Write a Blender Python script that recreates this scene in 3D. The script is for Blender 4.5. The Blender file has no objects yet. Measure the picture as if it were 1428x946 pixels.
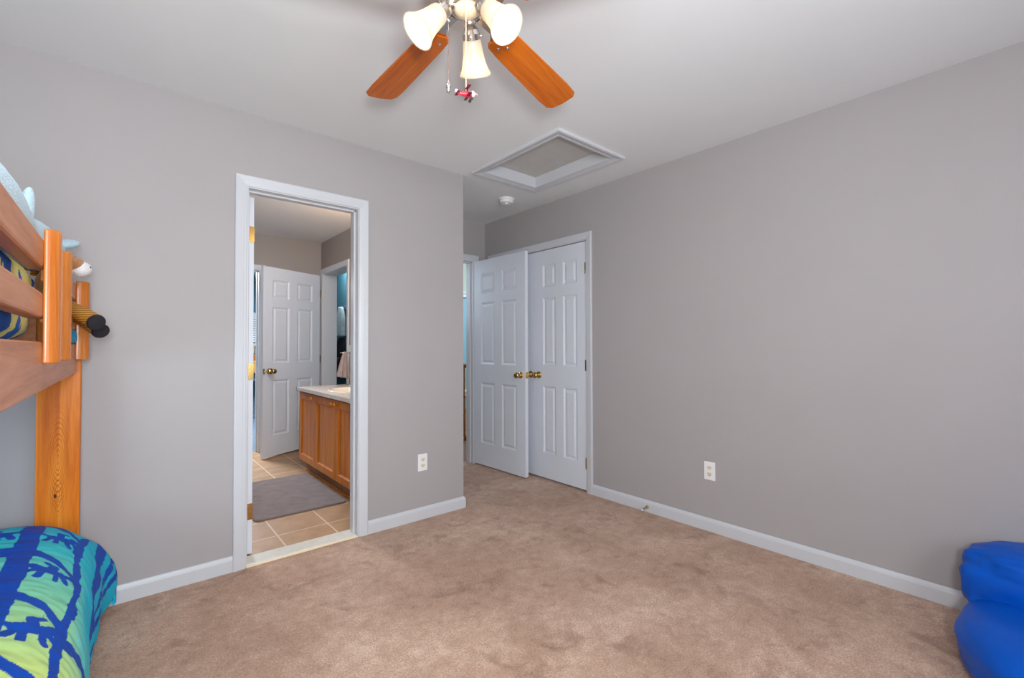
import bpy, bmesh, math, random
from mathutils import Vector, Matrix, noise as mnoise
PI = math.pi
S = bpy.context.scene
COL = S.collection
random.seed(7)

# ------------------------------------------------------------------ camera, world, lights, exposure
def srgb(r, g, b):
    def f(c):
        c /= 255.0
        return c / 12.92 if c <= 0.04045 else ((c + 0.055) / 1.055) ** 2.4
    return (f(r), f(g), f(b), 1.0)

F_PX, YAW, PITCH, ROLL, CAM_H = 637.16, -40.4404, 0.9665, -0.1553, 1.1721
cd = bpy.data.cameras.new('camera')
cd.sensor_width = 36.0
cd.lens = 36.0 * F_PX / 1428.0
cd.clip_start = 0.02
cam = bpy.data.objects.new('camera', cd)
COL.objects.link(cam)
_a, _b, _c = math.radians(YAW), math.radians(PITCH), math.radians(ROLL)
_F = Vector((-math.sin(_a) * math.cos(_b), math.cos(_a) * math.cos(_b), math.sin(_b)))
_r = Vector((math.cos(_a), math.sin(_a), 0))
_u = _r.cross(_F)
_r2 = _r * math.cos(_c) + _u * math.sin(_c)
_u2 = -_r * math.sin(_c) + _u * math.cos(_c)
cam.matrix_world = Matrix(((_r2.x, _u2.x, -_F.x, 0), (_r2.y, _u2.y, -_F.y, 0), (_r2.z, _u2.z, -_F.z, CAM_H), (0, 0, 0, 1)))
S.camera = cam

S.view_settings.view_transform = 'Standard'
S.view_settings.look = 'None'
S.view_settings.gamma = 1.0
S.view_settings.use_curve_mapping = False
S.view_settings.exposure = 0.07

w = bpy.data.worlds.new('world')
S.world = w
w.use_nodes = True
w.node_tree.nodes['Background'].inputs[0].default_value = (0.6, 0.75, 1.0, 1)
w.node_tree.nodes['Background'].inputs[1].default_value = 0.05

def area(name, loc, target, sx, sy, power, color=(1, 1, 1)):
    l = bpy.data.lights.new(name, 'AREA')
    l.shape = 'RECTANGLE'
    l.size, l.size_y, l.energy, l.color = sx, sy, power, color
    o = bpy.data.objects.new(name, l)
    COL.objects.link(o)
    o.location = loc
    d = Vector(target) - Vector(loc)
    o.rotation_euler = d.to_track_quat('-Z', 'Y').to_euler()
    return o

def point(name, loc, power, color=(1, 1, 1), rad=0.03):
    l = bpy.data.lights.new(name, 'POINT')
    l.energy, l.color, l.shadow_soft_size = power, color, rad
    o = bpy.data.objects.new(name, l)
    COL.objects.link(o)
    o.location = loc
    return o

WARM = (1.0, 0.84, 0.64)
area('camera_flash', (-0.05, -0.28, 1.28), (0.95, 1.6, 1.75), 0.26, 0.26, 40, (0.93, 0.97, 1.0))
area('bounced_flash', (0.0, -0.6, 1.7), (0.1, 0.5, 2.7), 0.5, 0.5, 23, (0.92, 0.97, 1.0))
area('window_daylight', (0.6, -1.22, 1.45), (0.4, 2.0, 1.3), 1.4, 1.2, 36, (0.80, 0.91, 1.0))
area('side_window_daylight', (-1.20, 1.55, 0.84), (-0.2, 2.78, 0.80), 0.9, 0.36, 10, (0.66, 0.82, 1.0))
point('vanity_light', (1.66, 3.9, 2.10), 7.5, (1.0, 0.64, 0.36), 0.07)
area('bathroom_fill', (1.0, 3.4, 2.3), (1.4, 5.5, 1.2), 0.6, 0.6, 20, (0.88, 0.94, 1.0))  # added fill under the bathroom ceiling, lifts the far door and walls
area('hall_window_daylight', (2.25, 4.55, 1.75), (2.62, 3.2, 0.4), 0.5, 0.9, 5, (0.70, 0.84, 1.0))
area('hall_daylight', (4.2, 5.4, 2.7), (4.6, 6.6, 0.6), 1.2, 1.2, 75, (0.85, 0.93, 1.0))
area('blue_room_daylight', (0.6, 7.2, 2.3), (0.9, 6.9, 0.6), 0.8, 0.8, 150, (0.9, 0.95, 1.0))
area('closet_room_daylight', (2.2, 6.2, 2.35), (2.25, 6.2, 0.6), 0.2, 0.6, 12, (0.9, 0.95, 1.0))

# ------------------------------------------------------------------ materials
def nodes_of(name):
    m = bpy.data.materials.new(name)
    m.use_nodes = True
    nt = m.node_tree
    return m, nt, nt.nodes['Principled BSDF']

def ramp(nt, stops, interp='LINEAR'):
    r = nt.nodes.new('ShaderNodeValToRGB')
    r.color_ramp.interpolation = interp
    el = r.color_ramp.elements
    while len(el) < len(stops):
        el.new(0.5)
    for e, (p, c) in zip(el, stops):
        e.position, e.color = p, c
    return r

def coords(nt, scale=(1, 1, 1), kind='Object', rot=(0, 0, 0)):
    tc = nt.nodes.new('ShaderNodeTexCoord')
    mp = nt.nodes.new('ShaderNodeMapping')
    mp.inputs['Scale'].default_value = scale
    mp.inputs['Rotation'].default_value = rot
    nt.links.new(tc.outputs[kind], mp.inputs['Vector'])
    return mp

def noise_tex(nt, vec, scale, detail=3, rough=0.55, dist=0.0):
    n = nt.nodes.new('ShaderNodeTexNoise')
    n.inputs['Scale'].default_value = scale
    n.inputs['Detail'].default_value = detail
    n.inputs['Roughness'].default_value = rough
    n.inputs['Distortion'].default_value = dist
    nt.links.new(vec, n.inputs['Vector'])
    return n

def bump(nt, bsdf, height, strength, dist):
    b = nt.nodes.new('ShaderNodeBump')
    b.inputs['Strength'].default_value = strength
    b.inputs['Distance'].default_value = dist
    nt.links.new(height, b.inputs['Height'])
    nt.links.new(b.outputs['Normal'], bsdf.inputs['Normal'])

def plain(name, c, rough=0.5, metal=0.0, var=0.04, scale=6.0, bmp=0.0, bscale=200.0, bdist=0.001, spec=None, sheen=0.0):
    m, nt, b = nodes_of(name)
    mp = coords(nt)
    n = noise_tex(nt, mp.outputs[0], scale)
    lo = tuple(max(0, x * (1 - var)) for x in c[:3]) + (1,)
    hi = tuple(min(1, x * (1 + var)) for x in c[:3]) + (1,)
    r = ramp(nt, [(0.3, lo), (0.7, hi)])
    nt.links.new(n.outputs[0], r.inputs[0])
    nt.links.new(r.outputs[0], b.inputs['Base Color'])
    b.inputs['Roughness'].default_value = rough
    b.inputs['Metallic'].default_value = metal
    if spec is not None:
        b.inputs['Specular IOR Level'].default_value = spec
    if sheen:
        b.inputs['Sheen Weight'].default_value = sheen
    if bmp:
        n2 = noise_tex(nt, mp.outputs[0], bscale, 2)
        bump(nt, b, n2.outputs[0], bmp, bdist)
    return m

def wood(name, dark, mid, light, axis='Z', rough=0.4, fine=90.0, knots=()):
    m, nt, b = nodes_of(name)
    st = {'X': (0.06, 1, 1), 'Y': (1, 0.06, 1), 'Z': (1, 1, 0.06)}[axis]
    mp = coords(nt, st)
    n1 = noise_tex(nt, mp.outputs[0], 22, 4, 0.6, 1.2)
    n2 = noise_tex(nt, mp.outputs[0], fine * 2, 3, 0.6)
    mix = nt.nodes.new('ShaderNodeMath')
    mix.operation = 'MULTIPLY_ADD'
    mix.inputs[1].default_value = 0.28
    nt.links.new(n2.outputs[0], mix.inputs[0])
    nt.links.new(n1.outputs[0], mix.inputs[2])
    r = ramp(nt, [(0.42, dark), (0.62, mid), (0.84, light)])
    nt.links.new(mix.outputs[0], r.inputs[0])
    out = r.outputs[0]
    if knots:
        # growth rings round a knot: stretched distance to the knot centre, and the dark knot itself
        tc = nt.nodes.new('ShaderNodeTexCoord')
        for (kx, kz, size, ring, sx) in knots:
            sub = nt.nodes.new('ShaderNodeVectorMath'); sub.operation = 'SUBTRACT'
            sub.inputs[1].default_value = (kx, 0, kz)
            nt.links.new(tc.outputs['Object'], sub.inputs[0])
            mul = nt.nodes.new('ShaderNodeVectorMath'); mul.operation = 'MULTIPLY'
            mul.inputs[1].default_value = (sx, 0, 1)
            nt.links.new(sub.outputs[0], mul.inputs[0])
            ln = nt.nodes.new('ShaderNodeVectorMath'); ln.operation = 'LENGTH'
            nt.links.new(mul.outputs[0], ln.inputs[0])
            if ring:
                nz = noise_tex(nt, tc.outputs['Object'], 30, 2)
                ad = nt.nodes.new('ShaderNodeMath'); ad.operation = 'MULTIPLY_ADD'
                ad.inputs[1].default_value = 0.02
                nt.links.new(nz.outputs[0], ad.inputs[0]); nt.links.new(ln.outputs['Value'], ad.inputs[2])
                sn = nt.nodes.new('ShaderNodeMath'); sn.operation = 'MULTIPLY'
                sn.inputs[1].default_value = 2 * PI / 0.022
                nt.links.new(ad.outputs[0], sn.inputs[0])
                s2 = nt.nodes.new('ShaderNodeMath'); s2.operation = 'SINE'
                nt.links.new(sn.outputs[0], s2.inputs[0])
                mr = nt.nodes.new('ShaderNodeMapRange')
                mr.inputs[1].default_value = 0.3; mr.inputs[2].default_value = 1.0
                mr.inputs[3].default_value = 0.0; mr.inputs[4].default_value = 0.55
                nt.links.new(s2.outputs[0], mr.inputs[0])
                fall = nt.nodes.new('ShaderNodeMapRange')
                fall.inputs[1].default_value = size * 0.5; fall.inputs[2].default_value = size
                fall.inputs[3].default_value = 1.0; fall.inputs[4].default_value = 0.0
                nt.links.new(ln.outputs['Value'], fall.inputs[0])
                fm = nt.nodes.new('ShaderNodeMath'); fm.operation = 'MULTIPLY'
                nt.links.new(mr.outputs[0], fm.inputs[0]); nt.links.new(fall.outputs[0], fm.inputs[1])
                fac = fm.outputs[0]
                kc = tuple(x * 0.45 for x in dark[:3]) + (1,)
            else:
                fall = nt.nodes.new('ShaderNodeMapRange')
                fall.inputs[1].default_value = size * 0.55; fall.inputs[2].default_value = size
                fall.inputs[3].default_value = 0.95; fall.inputs[4].default_value = 0.0
                nt.links.new(ln.outputs['Value'], fall.inputs[0])
                fac = fall.outputs[0]
                kc = (0.02, 0.008, 0.004, 1)
            mx = nt.nodes.new('ShaderNodeMix'); mx.data_type = 'RGBA'
            nt.links.new(fac, mx.inputs[0])
            nt.links.new(out, mx.inputs[6])
            mx.inputs[7].default_value = kc
            out = mx.outputs[2]
    nt.links.new(out, b.inputs['Base Color'])
    b.inputs['Specular IOR Level'].default_value = 0.25
    b.inputs['Roughness'].default_value = rough
    bump(nt, b, n2.outputs[0], 0.06, 0.001)
    return m

def carpet_mat():
    m, nt, b = nodes_of('beige_carpet')
    mp = coords(nt)
    big = noise_tex(nt, mp.outputs[0], 1.9, 5, 0.62, 0.5)
    mid = noise_tex(nt, mp.outputs[0], 16, 5, 0.75, 0.3)
    fine = noise_tex(nt, mp.outputs[0], 135, 2, 0.8)
    a = nt.nodes.new('ShaderNodeMath'); a.operation = 'MULTIPLY_ADD'; a.inputs[1].default_value = 0.50
    bg = nt.nodes.new('ShaderNodeMath'); bg.operation = 'MULTIPLY_ADD'; bg.inputs[1].default_value = 0.6; bg.inputs[2].default_value = 0.2
    nt.links.new(big.outputs[0], bg.inputs[0])
    nt.links.new(mid.outputs[0], a.inputs[0]); nt.links.new(bg.outputs[0], a.inputs[2])
    a2 = nt.nodes.new('ShaderNodeMath'); a2.operation = 'MULTIPLY_ADD'; a2.inputs[1].default_value = 0.75
    nt.links.new(fine.outputs[0], a2.inputs[0]); nt.links.new(a.outputs[0], a2.inputs[2])
    sc = nt.nodes.new('ShaderNodeMath'); sc.operation = 'MULTIPLY'; sc.inputs[1].default_value = 0.45
    nt.links.new(a2.outputs[0], sc.inputs[0])
    r = ramp(nt, [(0.37, srgb(122, 90, 73)), (0.45, srgb(177, 141, 119)), (0.52, srgb(195, 159, 137)), (0.62, srgb(234, 204, 184))])
    nt.links.new(sc.outputs[0], r.inputs[0])
    # scuffed patches where the pile is pressed the other way
    sp = noise_tex(nt, mp.outputs[0], 5.2, 4, 0.62, 0.9)
    sr = ramp(nt, [(0.0, (1, 1, 1, 1)), (0.56, (1, 1, 1, 1)), (0.70, (0.72, 0.69, 0.67, 1))])
    nt.links.new(sp.outputs[0], sr.inputs[0])
    sm = nt.nodes.new('ShaderNodeMix'); sm.data_type = 'RGBA'; sm.blend_type = 'MULTIPLY'
    sm.inputs[0].default_value = 1.0
    nt.links.new(r.outputs[0], sm.inputs[6]); nt.links.new(sr.outputs[0], sm.inputs[7])
    nt.links.new(sm.outputs[2], b.inputs['Base Color'])
    b.inputs['Roughness'].default_value = 0.95
    b.inputs['Specular IOR Level'].default_value = 0.1
    b.inputs['Sheen Weight'].default_value = 0.15
    h = nt.nodes.new('ShaderNodeMath'); h.operation = 'ADD'
    nt.links.new(fine.outputs[0], h.inputs[0]); nt.links.new(mid.outputs[0], h.inputs[1])
    bump(nt, b, h.outputs[0], 0.7, 0.008)
    return m

def tile_mat():
    m, nt, b = nodes_of('tan_floor_tile')
    tc = nt.nodes.new('ShaderNodeTexCoord')
    mp = nt.nodes.new('ShaderNodeMapping')
    mp.inputs['Location'].default_value = (-0.745, -0.39, 0)
    nt.links.new(tc.outputs['Object'], mp.inputs['Vector'])
    br = nt.nodes.new('ShaderNodeTexBrick')
    br.offset = 0.0; br.squash = 1.0
    br.inputs['Scale'].default_value = 1.0
    br.inputs['Brick Width'].default_value = 0.305
    br.inputs['Row Height'].default_value = 0.305
    br.inputs['Mortar Size'].default_value = 0.005
    br.inputs['Mortar Smooth'].default_value = 0.2
    br.inputs['Color1'].default_value = srgb(186, 146, 106)
    br.inputs['Color2'].default_value = srgb(172, 134, 98)
    br.inputs['Mortar'].default_value = srgb(226, 200, 168)
    nt.links.new(mp.outputs[0], br.inputs['Vector'])
    n = noise_tex(nt, tc.outputs['Object'], 9, 4, 0.65)
    r = ramp(nt, [(0.3, (0.72, 0.70, 0.68, 1)), (0.7, (1.08, 1.08, 1.08, 1))])
    nt.links.new(n.outputs[0], r.inputs[0])
    mx = nt.nodes.new('ShaderNodeMix'); mx.data_type = 'RGBA'; mx.blend_type = 'MULTIPLY'
    mx.inputs[0].default_value = 0.8
    nt.links.new(br.outputs['Color'], mx.inputs[6]); nt.links.new(r.outputs[0], mx.inputs[7])
    nt.links.new(mx.outputs[2], b.inputs['Base Color'])
    b.inputs['Roughness'].default_value = 0.45
    inv = nt.nodes.new('ShaderNodeMath'); inv.operation = 'SUBTRACT'; inv.inputs[0].default_value = 1.0
    nt.links.new(br.outputs['Fac'], inv.inputs[1])
    bump(nt, b, inv.outputs[0], 0.4, 0.002)
    return m

def blotch_mat(name, base, spot, scale, thr, rough=0.85):
    m, nt, b = nodes_of(name)
    mp = coords(nt)
    n = noise_tex(nt, mp.outputs[0], scale, 1.2, 0.4, 1.6)
    r = ramp(nt, [(0.0, base), (thr, base), (thr + 0.012, spot), (1.0, spot)])
    nt.links.new(n.outputs[0], r.inputs[0])
    nt.links.new(r.outputs[0], b.inputs['Base Color'])
    b.inputs['Roughness'].default_value = rough
    n2 = noise_tex(nt, mp.outputs[0], 25, 3)
    bump(nt, b, n2.outputs[0], 0.35, 0.01)
    return m

def vcol_mat(name, rough=0.7, bscale=30.0):
    m, nt, b = nodes_of(name)
    at = nt.nodes.new('ShaderNodeVertexColor'); at.layer_name = 'pattern'
    nt.links.new(at.outputs[0], b.inputs['Base Color'])
    b.inputs['Roughness'].default_value = rough
    b.inputs['Specular IOR Level'].default_value = 0.2
    mp = coords(nt, (1, 1, 1))
    n2 = noise_tex(nt, mp.outputs[0], bscale, 3, 0.5, 0.6)
    bump(nt, b, n2.outputs[0], 0.3, 0.006)
    return m

def shade_mat():
    m, nt, b = nodes_of('frosted_glass_shade')
    out = nt.nodes['Material Output']
    d = nt.nodes.new('ShaderNodeBsdfDiffuse'); d.inputs[0].default_value = (0.60, 0.57, 0.52, 1)
    t = nt.nodes.new('ShaderNodeBsdfTranslucent'); t.inputs[0].default_value = (0.80, 0.73, 0.62, 1)
    g = nt.nodes.new('ShaderNodeBsdfGlossy'); g.inputs['Roughness'].default_value = 0.25
    a = nt.nodes.new('ShaderNodeMixShader'); a.inputs[0].default_value = 0.5
    nt.links.new(d.outputs[0], a.inputs[1]); nt.links.new(t.outputs[0], a.inputs[2])
    c = nt.nodes.new('ShaderNodeMixShader'); c.inputs[0].default_value = 0.04
    nt.links.new(a.outputs[0], c.inputs[1]); nt.links.new(g.outputs[0], c.inputs[2])
    nt.links.new(c.outputs[0], out.inputs['Surface'])
    return m

def emit_mat(name, c, s):
    m, nt, b = nodes_of(name)
    b.inputs['Base Color'].default_value = c
    b.inputs['Emission Color'].default_value = c
    b.inputs['Emission Strength'].default_value = s
    return m

def glass_mat():
    m, nt, b = nodes_of('window_glass')
    b.inputs['Base Color'].default_value = (1, 1, 1, 1)
    b.inputs['Transmission Weight'].default_value = 1.0
    b.inputs['Roughness'].default_value = 0.0
    b.inputs['IOR'].default_value = 1.1
    return m

M = {}
M['wall'] = plain('grey_wall_paint', srgb(172, 166, 166), 0.55, var=0.015, scale=3, bmp=0.05, bscale=260, spec=0.3)
M['bath'] = plain('warm_lit_bathroom_paint', srgb(156, 144, 137), 0.6, var=0.015, scale=3, bmp=0.05, bscale=260)  # same grey-taupe paint, browned: warm lamp light put into the colour
M['teal'] = plain('teal_wall_paint', srgb(78, 128, 142), 0.6, var=0.02, scale=3)
M['hall'] = plain('blue_hall_paint', srgb(132, 176, 190), 0.6, var=0.02, scale=3)
M['upper'] = plain('pale_stairwell_paint', srgb(176, 186, 170), 0.6, var=0.02, scale=3)
M['ceil'] = plain('white_ceiling_paint', srgb(232, 233, 234), 0.8, var=0.01, scale=3, bmp=0.05, bscale=220)
M['trim'] = plain('white_trim_paint', srgb(206, 207, 211), 0.35, var=0.01, scale=5)
M['door'] = plain('white_door_paint', srgb(222, 225, 233), 0.38, var=0.012, scale=5, bmp=0.03, bscale=240)
M['hatchpanel'] = plain('hatch_board', srgb(196, 194, 190), 0.8, var=0.03, scale=12, bmp=0.1, bscale=180)
M['carpet'] = carpet_mat()
M['tile'] = tile_mat()
M['sill'] = plain('pale_marble', srgb(222, 218, 208), 0.3, var=0.06, scale=20)
M['brass'] = plain('polished_brass', (0.62, 0.41, 0.14, 1), 0.18, 1.0, var=0.05)
M['brassdark'] = plain('aged_brass', (0.55, 0.38, 0.16, 1), 0.3, 1.0, var=0.1)
M['nickel'] = plain('brushed_nickel', (0.66, 0.62, 0.57, 1), 0.25, 1.0, var=0.05)
M['chrome'] = plain('chrome', (0.8, 0.8, 0.8, 1), 0.12, 1.0, var=0.03)
M['cream'] = plain('cream_enamel', srgb(246, 226, 190), 0.35, var=0.02)
M['pineZ'] = wood('orange_pine_upright', srgb(176, 84, 10), srgb(206, 112, 24), srgb(222, 136, 44), 'Z', 0.34,
                  knots=((0.065, 0.72, 0.24, True, 5.0), (0.058, 0.575, 0.012, False, 2.2), (0.066, 0.575, 0.10, True, 4.0)))
M['pineY'] = wood('orange_pine_rail', srgb(178, 104, 62), srgb(200, 130, 88), srgb(216, 150, 110), 'Y', 0.36)
M['pineP'] = wood('varnished_pine_post', srgb(180, 98, 36), srgb(202, 122, 56), srgb(218, 144, 82), 'Z', 0.22)
M['blade'] = wood('cherry_fan_blade', srgb(168, 76, 10), srgb(192, 96, 16), srgb(206, 112, 26), 'X', 0.35, 60)
M['oak'] = wood('honey_oak_cabinet', srgb(166, 88, 14), srgb(194, 110, 22), srgb(210, 130, 40), 'Z', 0.4)
M['oakdark'] = wood('honey_oak_toe_board', srgb(112, 72, 42), srgb(132, 88, 54), srgb(150, 104, 68), 'Y', 0.5)
M['oakrail'] = wood('oak_stair_rail', srgb(150, 90, 38), srgb(178, 112, 54), srgb(196, 132, 72), 'X', 0.4)
M['hardwood'] = wood('hall_hardwood', srgb(120, 84, 60), srgb(146, 106, 78), srgb(164, 124, 94), 'X', 0.4)
M['counter'] = plain('cultured_marble', srgb(220, 208, 198), 0.25, var=0.10, scale=24)
M['basin'] = plain('bone_basin', srgb(240, 226, 204), 0.15, var=0.02)
M['rug'] = plain('grey_bath_rug', srgb(136, 122, 122), 0.95, var=0.16, scale=14, bmp=0.9, bscale=260, bdist=0.008, spec=0.1, sheen=0.3)
M['towel'] = plain('taupe_towel', srgb(170, 150, 146), 0.95, var=0.08, scale=30, bmp=0.5, bscale=300, bdist=0.003)
M['ivory'] = plain('ivory_plastic', srgb(236, 218, 186), 0.4, var=0.01)
M['plate'] = plain('white_plastic', srgb(236, 236, 236), 0.35, var=0.01)
M['dark'] = plain('dark_slot', srgb(50, 34, 26), 0.6, var=0.05)
M['black'] = plain('black_felt', srgb(24, 24, 32), 0.7, var=0.1)
M['comfort'] = vcol_mat('printed_comforter', 0.6, 26)
M['yellowblue'] = blotch_mat('yellow_blue_comforter', srgb(252, 248, 150), srgb(14, 108, 216), 4.3, 0.50)
M['cyan'] = plain('cyan_fabric', srgb(30, 160, 206), 0.8, var=0.1, scale=20, bmp=0.3, bscale=40, bdist=0.005)
M['plushblue'] = plain('pale_blue_plush', srgb(186, 218, 232), 0.95, var=0.06, scale=40, bmp=0.8, bscale=220, bdist=0.006, sheen=0.4)
M['corduroy'] = None
M['plushwhite'] = plain('white_plush', srgb(232, 228, 228), 0.95, var=0.05, scale=60, bmp=0.8, bscale=240, bdist=0.006, sheen=0.3)
M['plushbrown'] = plain('brown_plush', srgb(176, 118, 66), 0.95, var=0.15, scale=60, bmp=0.8, bscale=240, bdist=0.006, sheen=0.3)
M['beanbag'] = plain('royal_blue_vinyl', srgb(2, 84, 190), 0.40, var=0.06, scale=8, bmp=0.12, bscale=18, bdist=0.01, spec=0.18)
M['shade'] = shade_mat()
M['bulb'] = emit_mat('lit_bulb', (1.0, 0.88, 0.68, 1), 4.0)
M['red'] = plain('red_paint', srgb(196, 44, 62), 0.3, var=0.08, scale=60)
M['pink'] = plain('pale_pink_paint', srgb(238, 200, 208), 0.3, var=0.06, scale=80)
M['maroon'] = plain('maroon_paint', srgb(110, 20, 48), 0.35, var=0.06)
M['slats'] = plain('white_blind', srgb(226, 232, 236), 0.5, var=0.02)
M['book1'] = plain('tan_cover', srgb(204, 154, 84), 0.6, var=0.2, scale=30)
M['book2'] = plain('orange_cover', srgb(206, 110, 60), 0.6, var=0.2, scale=30)
M['book3'] = plain('navy_cover', srgb(36, 44, 84), 0.6, var=0.2, scale=30)
M['greycloth'] = plain('grey_blue_cloth', srgb(96, 116, 134), 0.9, var=0.2, scale=18, bmp=0.4, bscale=60, bdist=0.004)
M['redcloth'] = plain('dark_red_cloth', srgb(120, 36, 34), 0.9, var=0.25, scale=30)
M['darkcloth'] = plain('black_cloth', srgb(34, 32, 40), 0.9, var=0.3, scale=30)
M['whitecloth'] = plain('pale_cloth', srgb(190, 204, 206), 0.9, var=0.1, scale=20)
M['glass'] = glass_mat()

def corduroy():
    m, nt, b = nodes_of('golden_corduroy')
    mp = coords(nt)
    wv = nt.nodes.new('ShaderNodeTexWave')
    wv.bands_direction = 'Z'
    wv.inputs['Scale'].default_value = 38
    wv.inputs['Distortion'].default_value = 0.6
    nt.links.new(mp.outputs[0], wv.inputs['Vector'])
    r = ramp(nt, [(0.25, srgb(150, 96, 22)), (0.7, srgb(208, 148, 48))])
    nt.links.new(wv.outputs['Fac'], r.inputs[0])
    nt.links.new(r.outputs[0], b.inputs['Base Color'])
    b.inputs['Roughness'].default_value = 0.9
    bump(nt, b, wv.outputs['Fac'], 0.5, 0.002)
    return m
M['corduroy'] = corduroy()

# ------------------------------------------------------------------ object helpers
def link(name, me):
    o = bpy.data.objects.new(name, me)
    COL.objects.link(o)
    return o

def tag(o, label=None, cat=None, group=None, kind=None):
    if label: o['label'] = label
    if cat: o['category'] = cat
    if group: o['group'] = group
    if kind: o['kind'] = kind
    return o

def thing(name, label, cat, loc=(0, 0, 0), rz=0.0, group=None, kind=None):
    o = bpy.data.objects.new(name, None)
    COL.objects.link(o)
    o.empty_display_size = 0.05
    o.location = loc
    o.rotation_euler = (0, 0, rz)
    return tag(o, label, cat, group, kind)

def obj(name, bm, mat, parent=None, bevel=0.0, smooth=False, subsurf=0, loc=None, segs=2):
    """one mesh object; under a parent its coordinates are the parent's own"""
    bmesh.ops.recalc_face_normals(bm, faces=bm.faces)
    me = bpy.data.meshes.new(name)
    bm.to_mesh(me)
    bm.free()
    me.materials.append(mat)
    o = link(name, me)
    if parent: o.parent = parent
    if loc: o.location = loc
    if smooth:
        for p in me.polygons: p.use_smooth = True
    if bevel:
        b = o.modifiers.new('bevel', 'BEVEL')
        b.width = bevel; b.segments = segs; b.limit_method = 'ANGLE'; b.angle_limit = math.radians(40)
    if subsurf:
        s = o.modifiers.new('subsurf', 'SUBSURF')
        s.levels = s.render_levels = subsurf
    return o

def B(): return bmesh.new()

def box(bm, x0, x1, y0, y1, z0, z1):
    v = [bm.verts.new((x, y, z)) for x in (x0, x1) for y in (y0, y1) for z in (z0, z1)]
    for f in ((0, 1, 3, 2), (4, 6, 7, 5), (0, 4, 5, 1), (2, 3, 7, 6), (0, 2, 6, 4), (1, 5, 7, 3)):
        bm.faces.new([v[i] for i in f])
    return bm

def frame_of(d):
    d = d.normalized()
    a = Vector((0, 0, 1)) if abs(d.z) < 0.9 else Vector((1, 0, 0))
    x = a.cross(d).normalized()
    return x, d.cross(x)

def tube(bm, pts, radii, n=12, caps=True, sq=None):
    """round tube along pts; sq = per-point (sx, sy) squash"""
    pts = [Vector(p) for p in pts]
    if not hasattr(radii, '__len__'): radii = [radii] * len(pts)
    rings = []
    px = None
    for i, p in enumerate(pts):
        d = (pts[min(i + 1, len(pts) - 1)] - pts[max(i - 1, 0)])
        if px is None:
            x, y = frame_of(d)
        else:
            dn = d.normalized()
            x = (px - dn * px.dot(dn)).normalized()
            y = dn.cross(x)
        px = x
        s = sq[i] if sq else (1, 1)
        rings.append([bm.verts.new(p + (x * math.cos(2 * PI * k / n) * s[0] + y * math.sin(2 * PI * k / n) * s[1]) * radii[i]) for k in range(n)])
    for a, b in zip(rings, rings[1:]):
        for k in range(n):
            bm.faces.new((a[k], a[(k + 1) % n], b[(k + 1) % n], b[k]))
    if caps:
        bm.faces.new(rings[0][::-1]); bm.faces.new(rings[-1])
    return bm

def lathe(bm, prof, origin=(0, 0, 0), axis=(0, 0, 1), n=24, close=False):
    """prof: (r, h) pairs turned about axis at origin"""
    o = Vector(origin); d = Vector(axis).normalized()
    x, y = frame_of(d)
    rings = []
    for r, h in prof:
        if r < 1e-6:
            rings.append([bm.verts.new(o + d * h)])
        else:
            rings.append([bm.verts.new(o + d * h + (x * math.cos(2 * PI * k / n) + y * math.sin(2 * PI * k / n)) * r) for k in range(n)])
    if close: rings.append(rings[0])
    for a, b in zip(rings, rings[1:]):
        if len(a) == 1 and len(b) == 1: continue
        for k in range(n):
            if len(a) == 1: bm.faces.new((a[0], b[(k + 1) % n], b[k]))
            elif len(b) == 1: bm.faces.new((a[k], a[(k + 1) % n], b[0]))
            else: bm.faces.new((a[k], a[(k + 1) % n], b[(k + 1) % n], b[k]))
    return bm

def blob(bm, c, r, n=20, m=14, f=None, e=1.0):
    """closed rounded body; e<1 squarer; f(dir) -> radial factor"""
    c = Vector(c)
    def sp(v): return math.copysign(abs(v) ** e, v)
    rows = []
    for i in range(m + 1):
        t = -PI / 2 + PI * i / m
        row = []
        for k in range(n):
            a = 2 * PI * k / n
            dvec = Vector((sp(math.cos(t)) * sp(math.cos(a)), sp(math.cos(t)) * sp(math.sin(a)), sp(math.sin(t))))
            q = f(dvec) if f else 1.0
            row.append(c + Vector((dvec.x * r[0], dvec.y * r[1], dvec.z * r[2])) * q)
            if i in (0, m): break
        rows.append([bm.verts.new(p) for p in row])
    for a, b in zip(rows, rows[1:]):
        for k in range(n):
            if len(a) == 1: bm.faces.new((a[0], b[(k + 1) % n], b[k]))
            elif len(b) == 1: bm.faces.new((a[k], a[(k + 1) % n], b[0]))
            else: bm.faces.new((a[k], a[(k + 1) % n], b[(k + 1) % n], b[k]))
    return bm

def prism(bm, poly, z0, z1, mp=lambda x, y, z: (x, y, z)):
    a = [bm.verts.new(mp(x, y, z0)) for x, y in poly]
    b = [bm.verts.new(mp(x, y, z1)) for x, y in poly]
    n = len(poly)
    for i in range(n):
        bm.faces.new((a[i], a[(i + 1) % n], b[(i + 1) % n], b[i]))
    bm.faces.new(a[::-1]); bm.faces.new(b)
    return bm

def struct(name, bm, mat, label=None, bevel=0.0, parent=None):
    o = obj(name, bm, mat, parent, bevel)
    if not parent: tag(o, label, None, None, 'structure')
    return o

def wall_boxes(bm, axis, t0, t1, a0, a1, z1, holes=(), z0=0.0):
    """wall along axis, from a0 to a1, thickness t0..t1, with holes (h0,h1,top)"""
    def bx(p0, p1, q0, q1):
        if axis == 'x': box(bm, p0, p1, t0, t1, q0, q1)
        else: box(bm, t0, t1, p0, p1, q0, q1)
    cur = a0
    for h0, h1, bot, top in holes:
        if h0 > cur: bx(cur, h0, z0, z1)
        bx(h0, h1, top, z1)
        if bot > z0: bx(h0, h1, z0, bot)
        cur = h1
    if a1 > cur: bx(cur, a1, z0, z1)
    return bm

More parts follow.
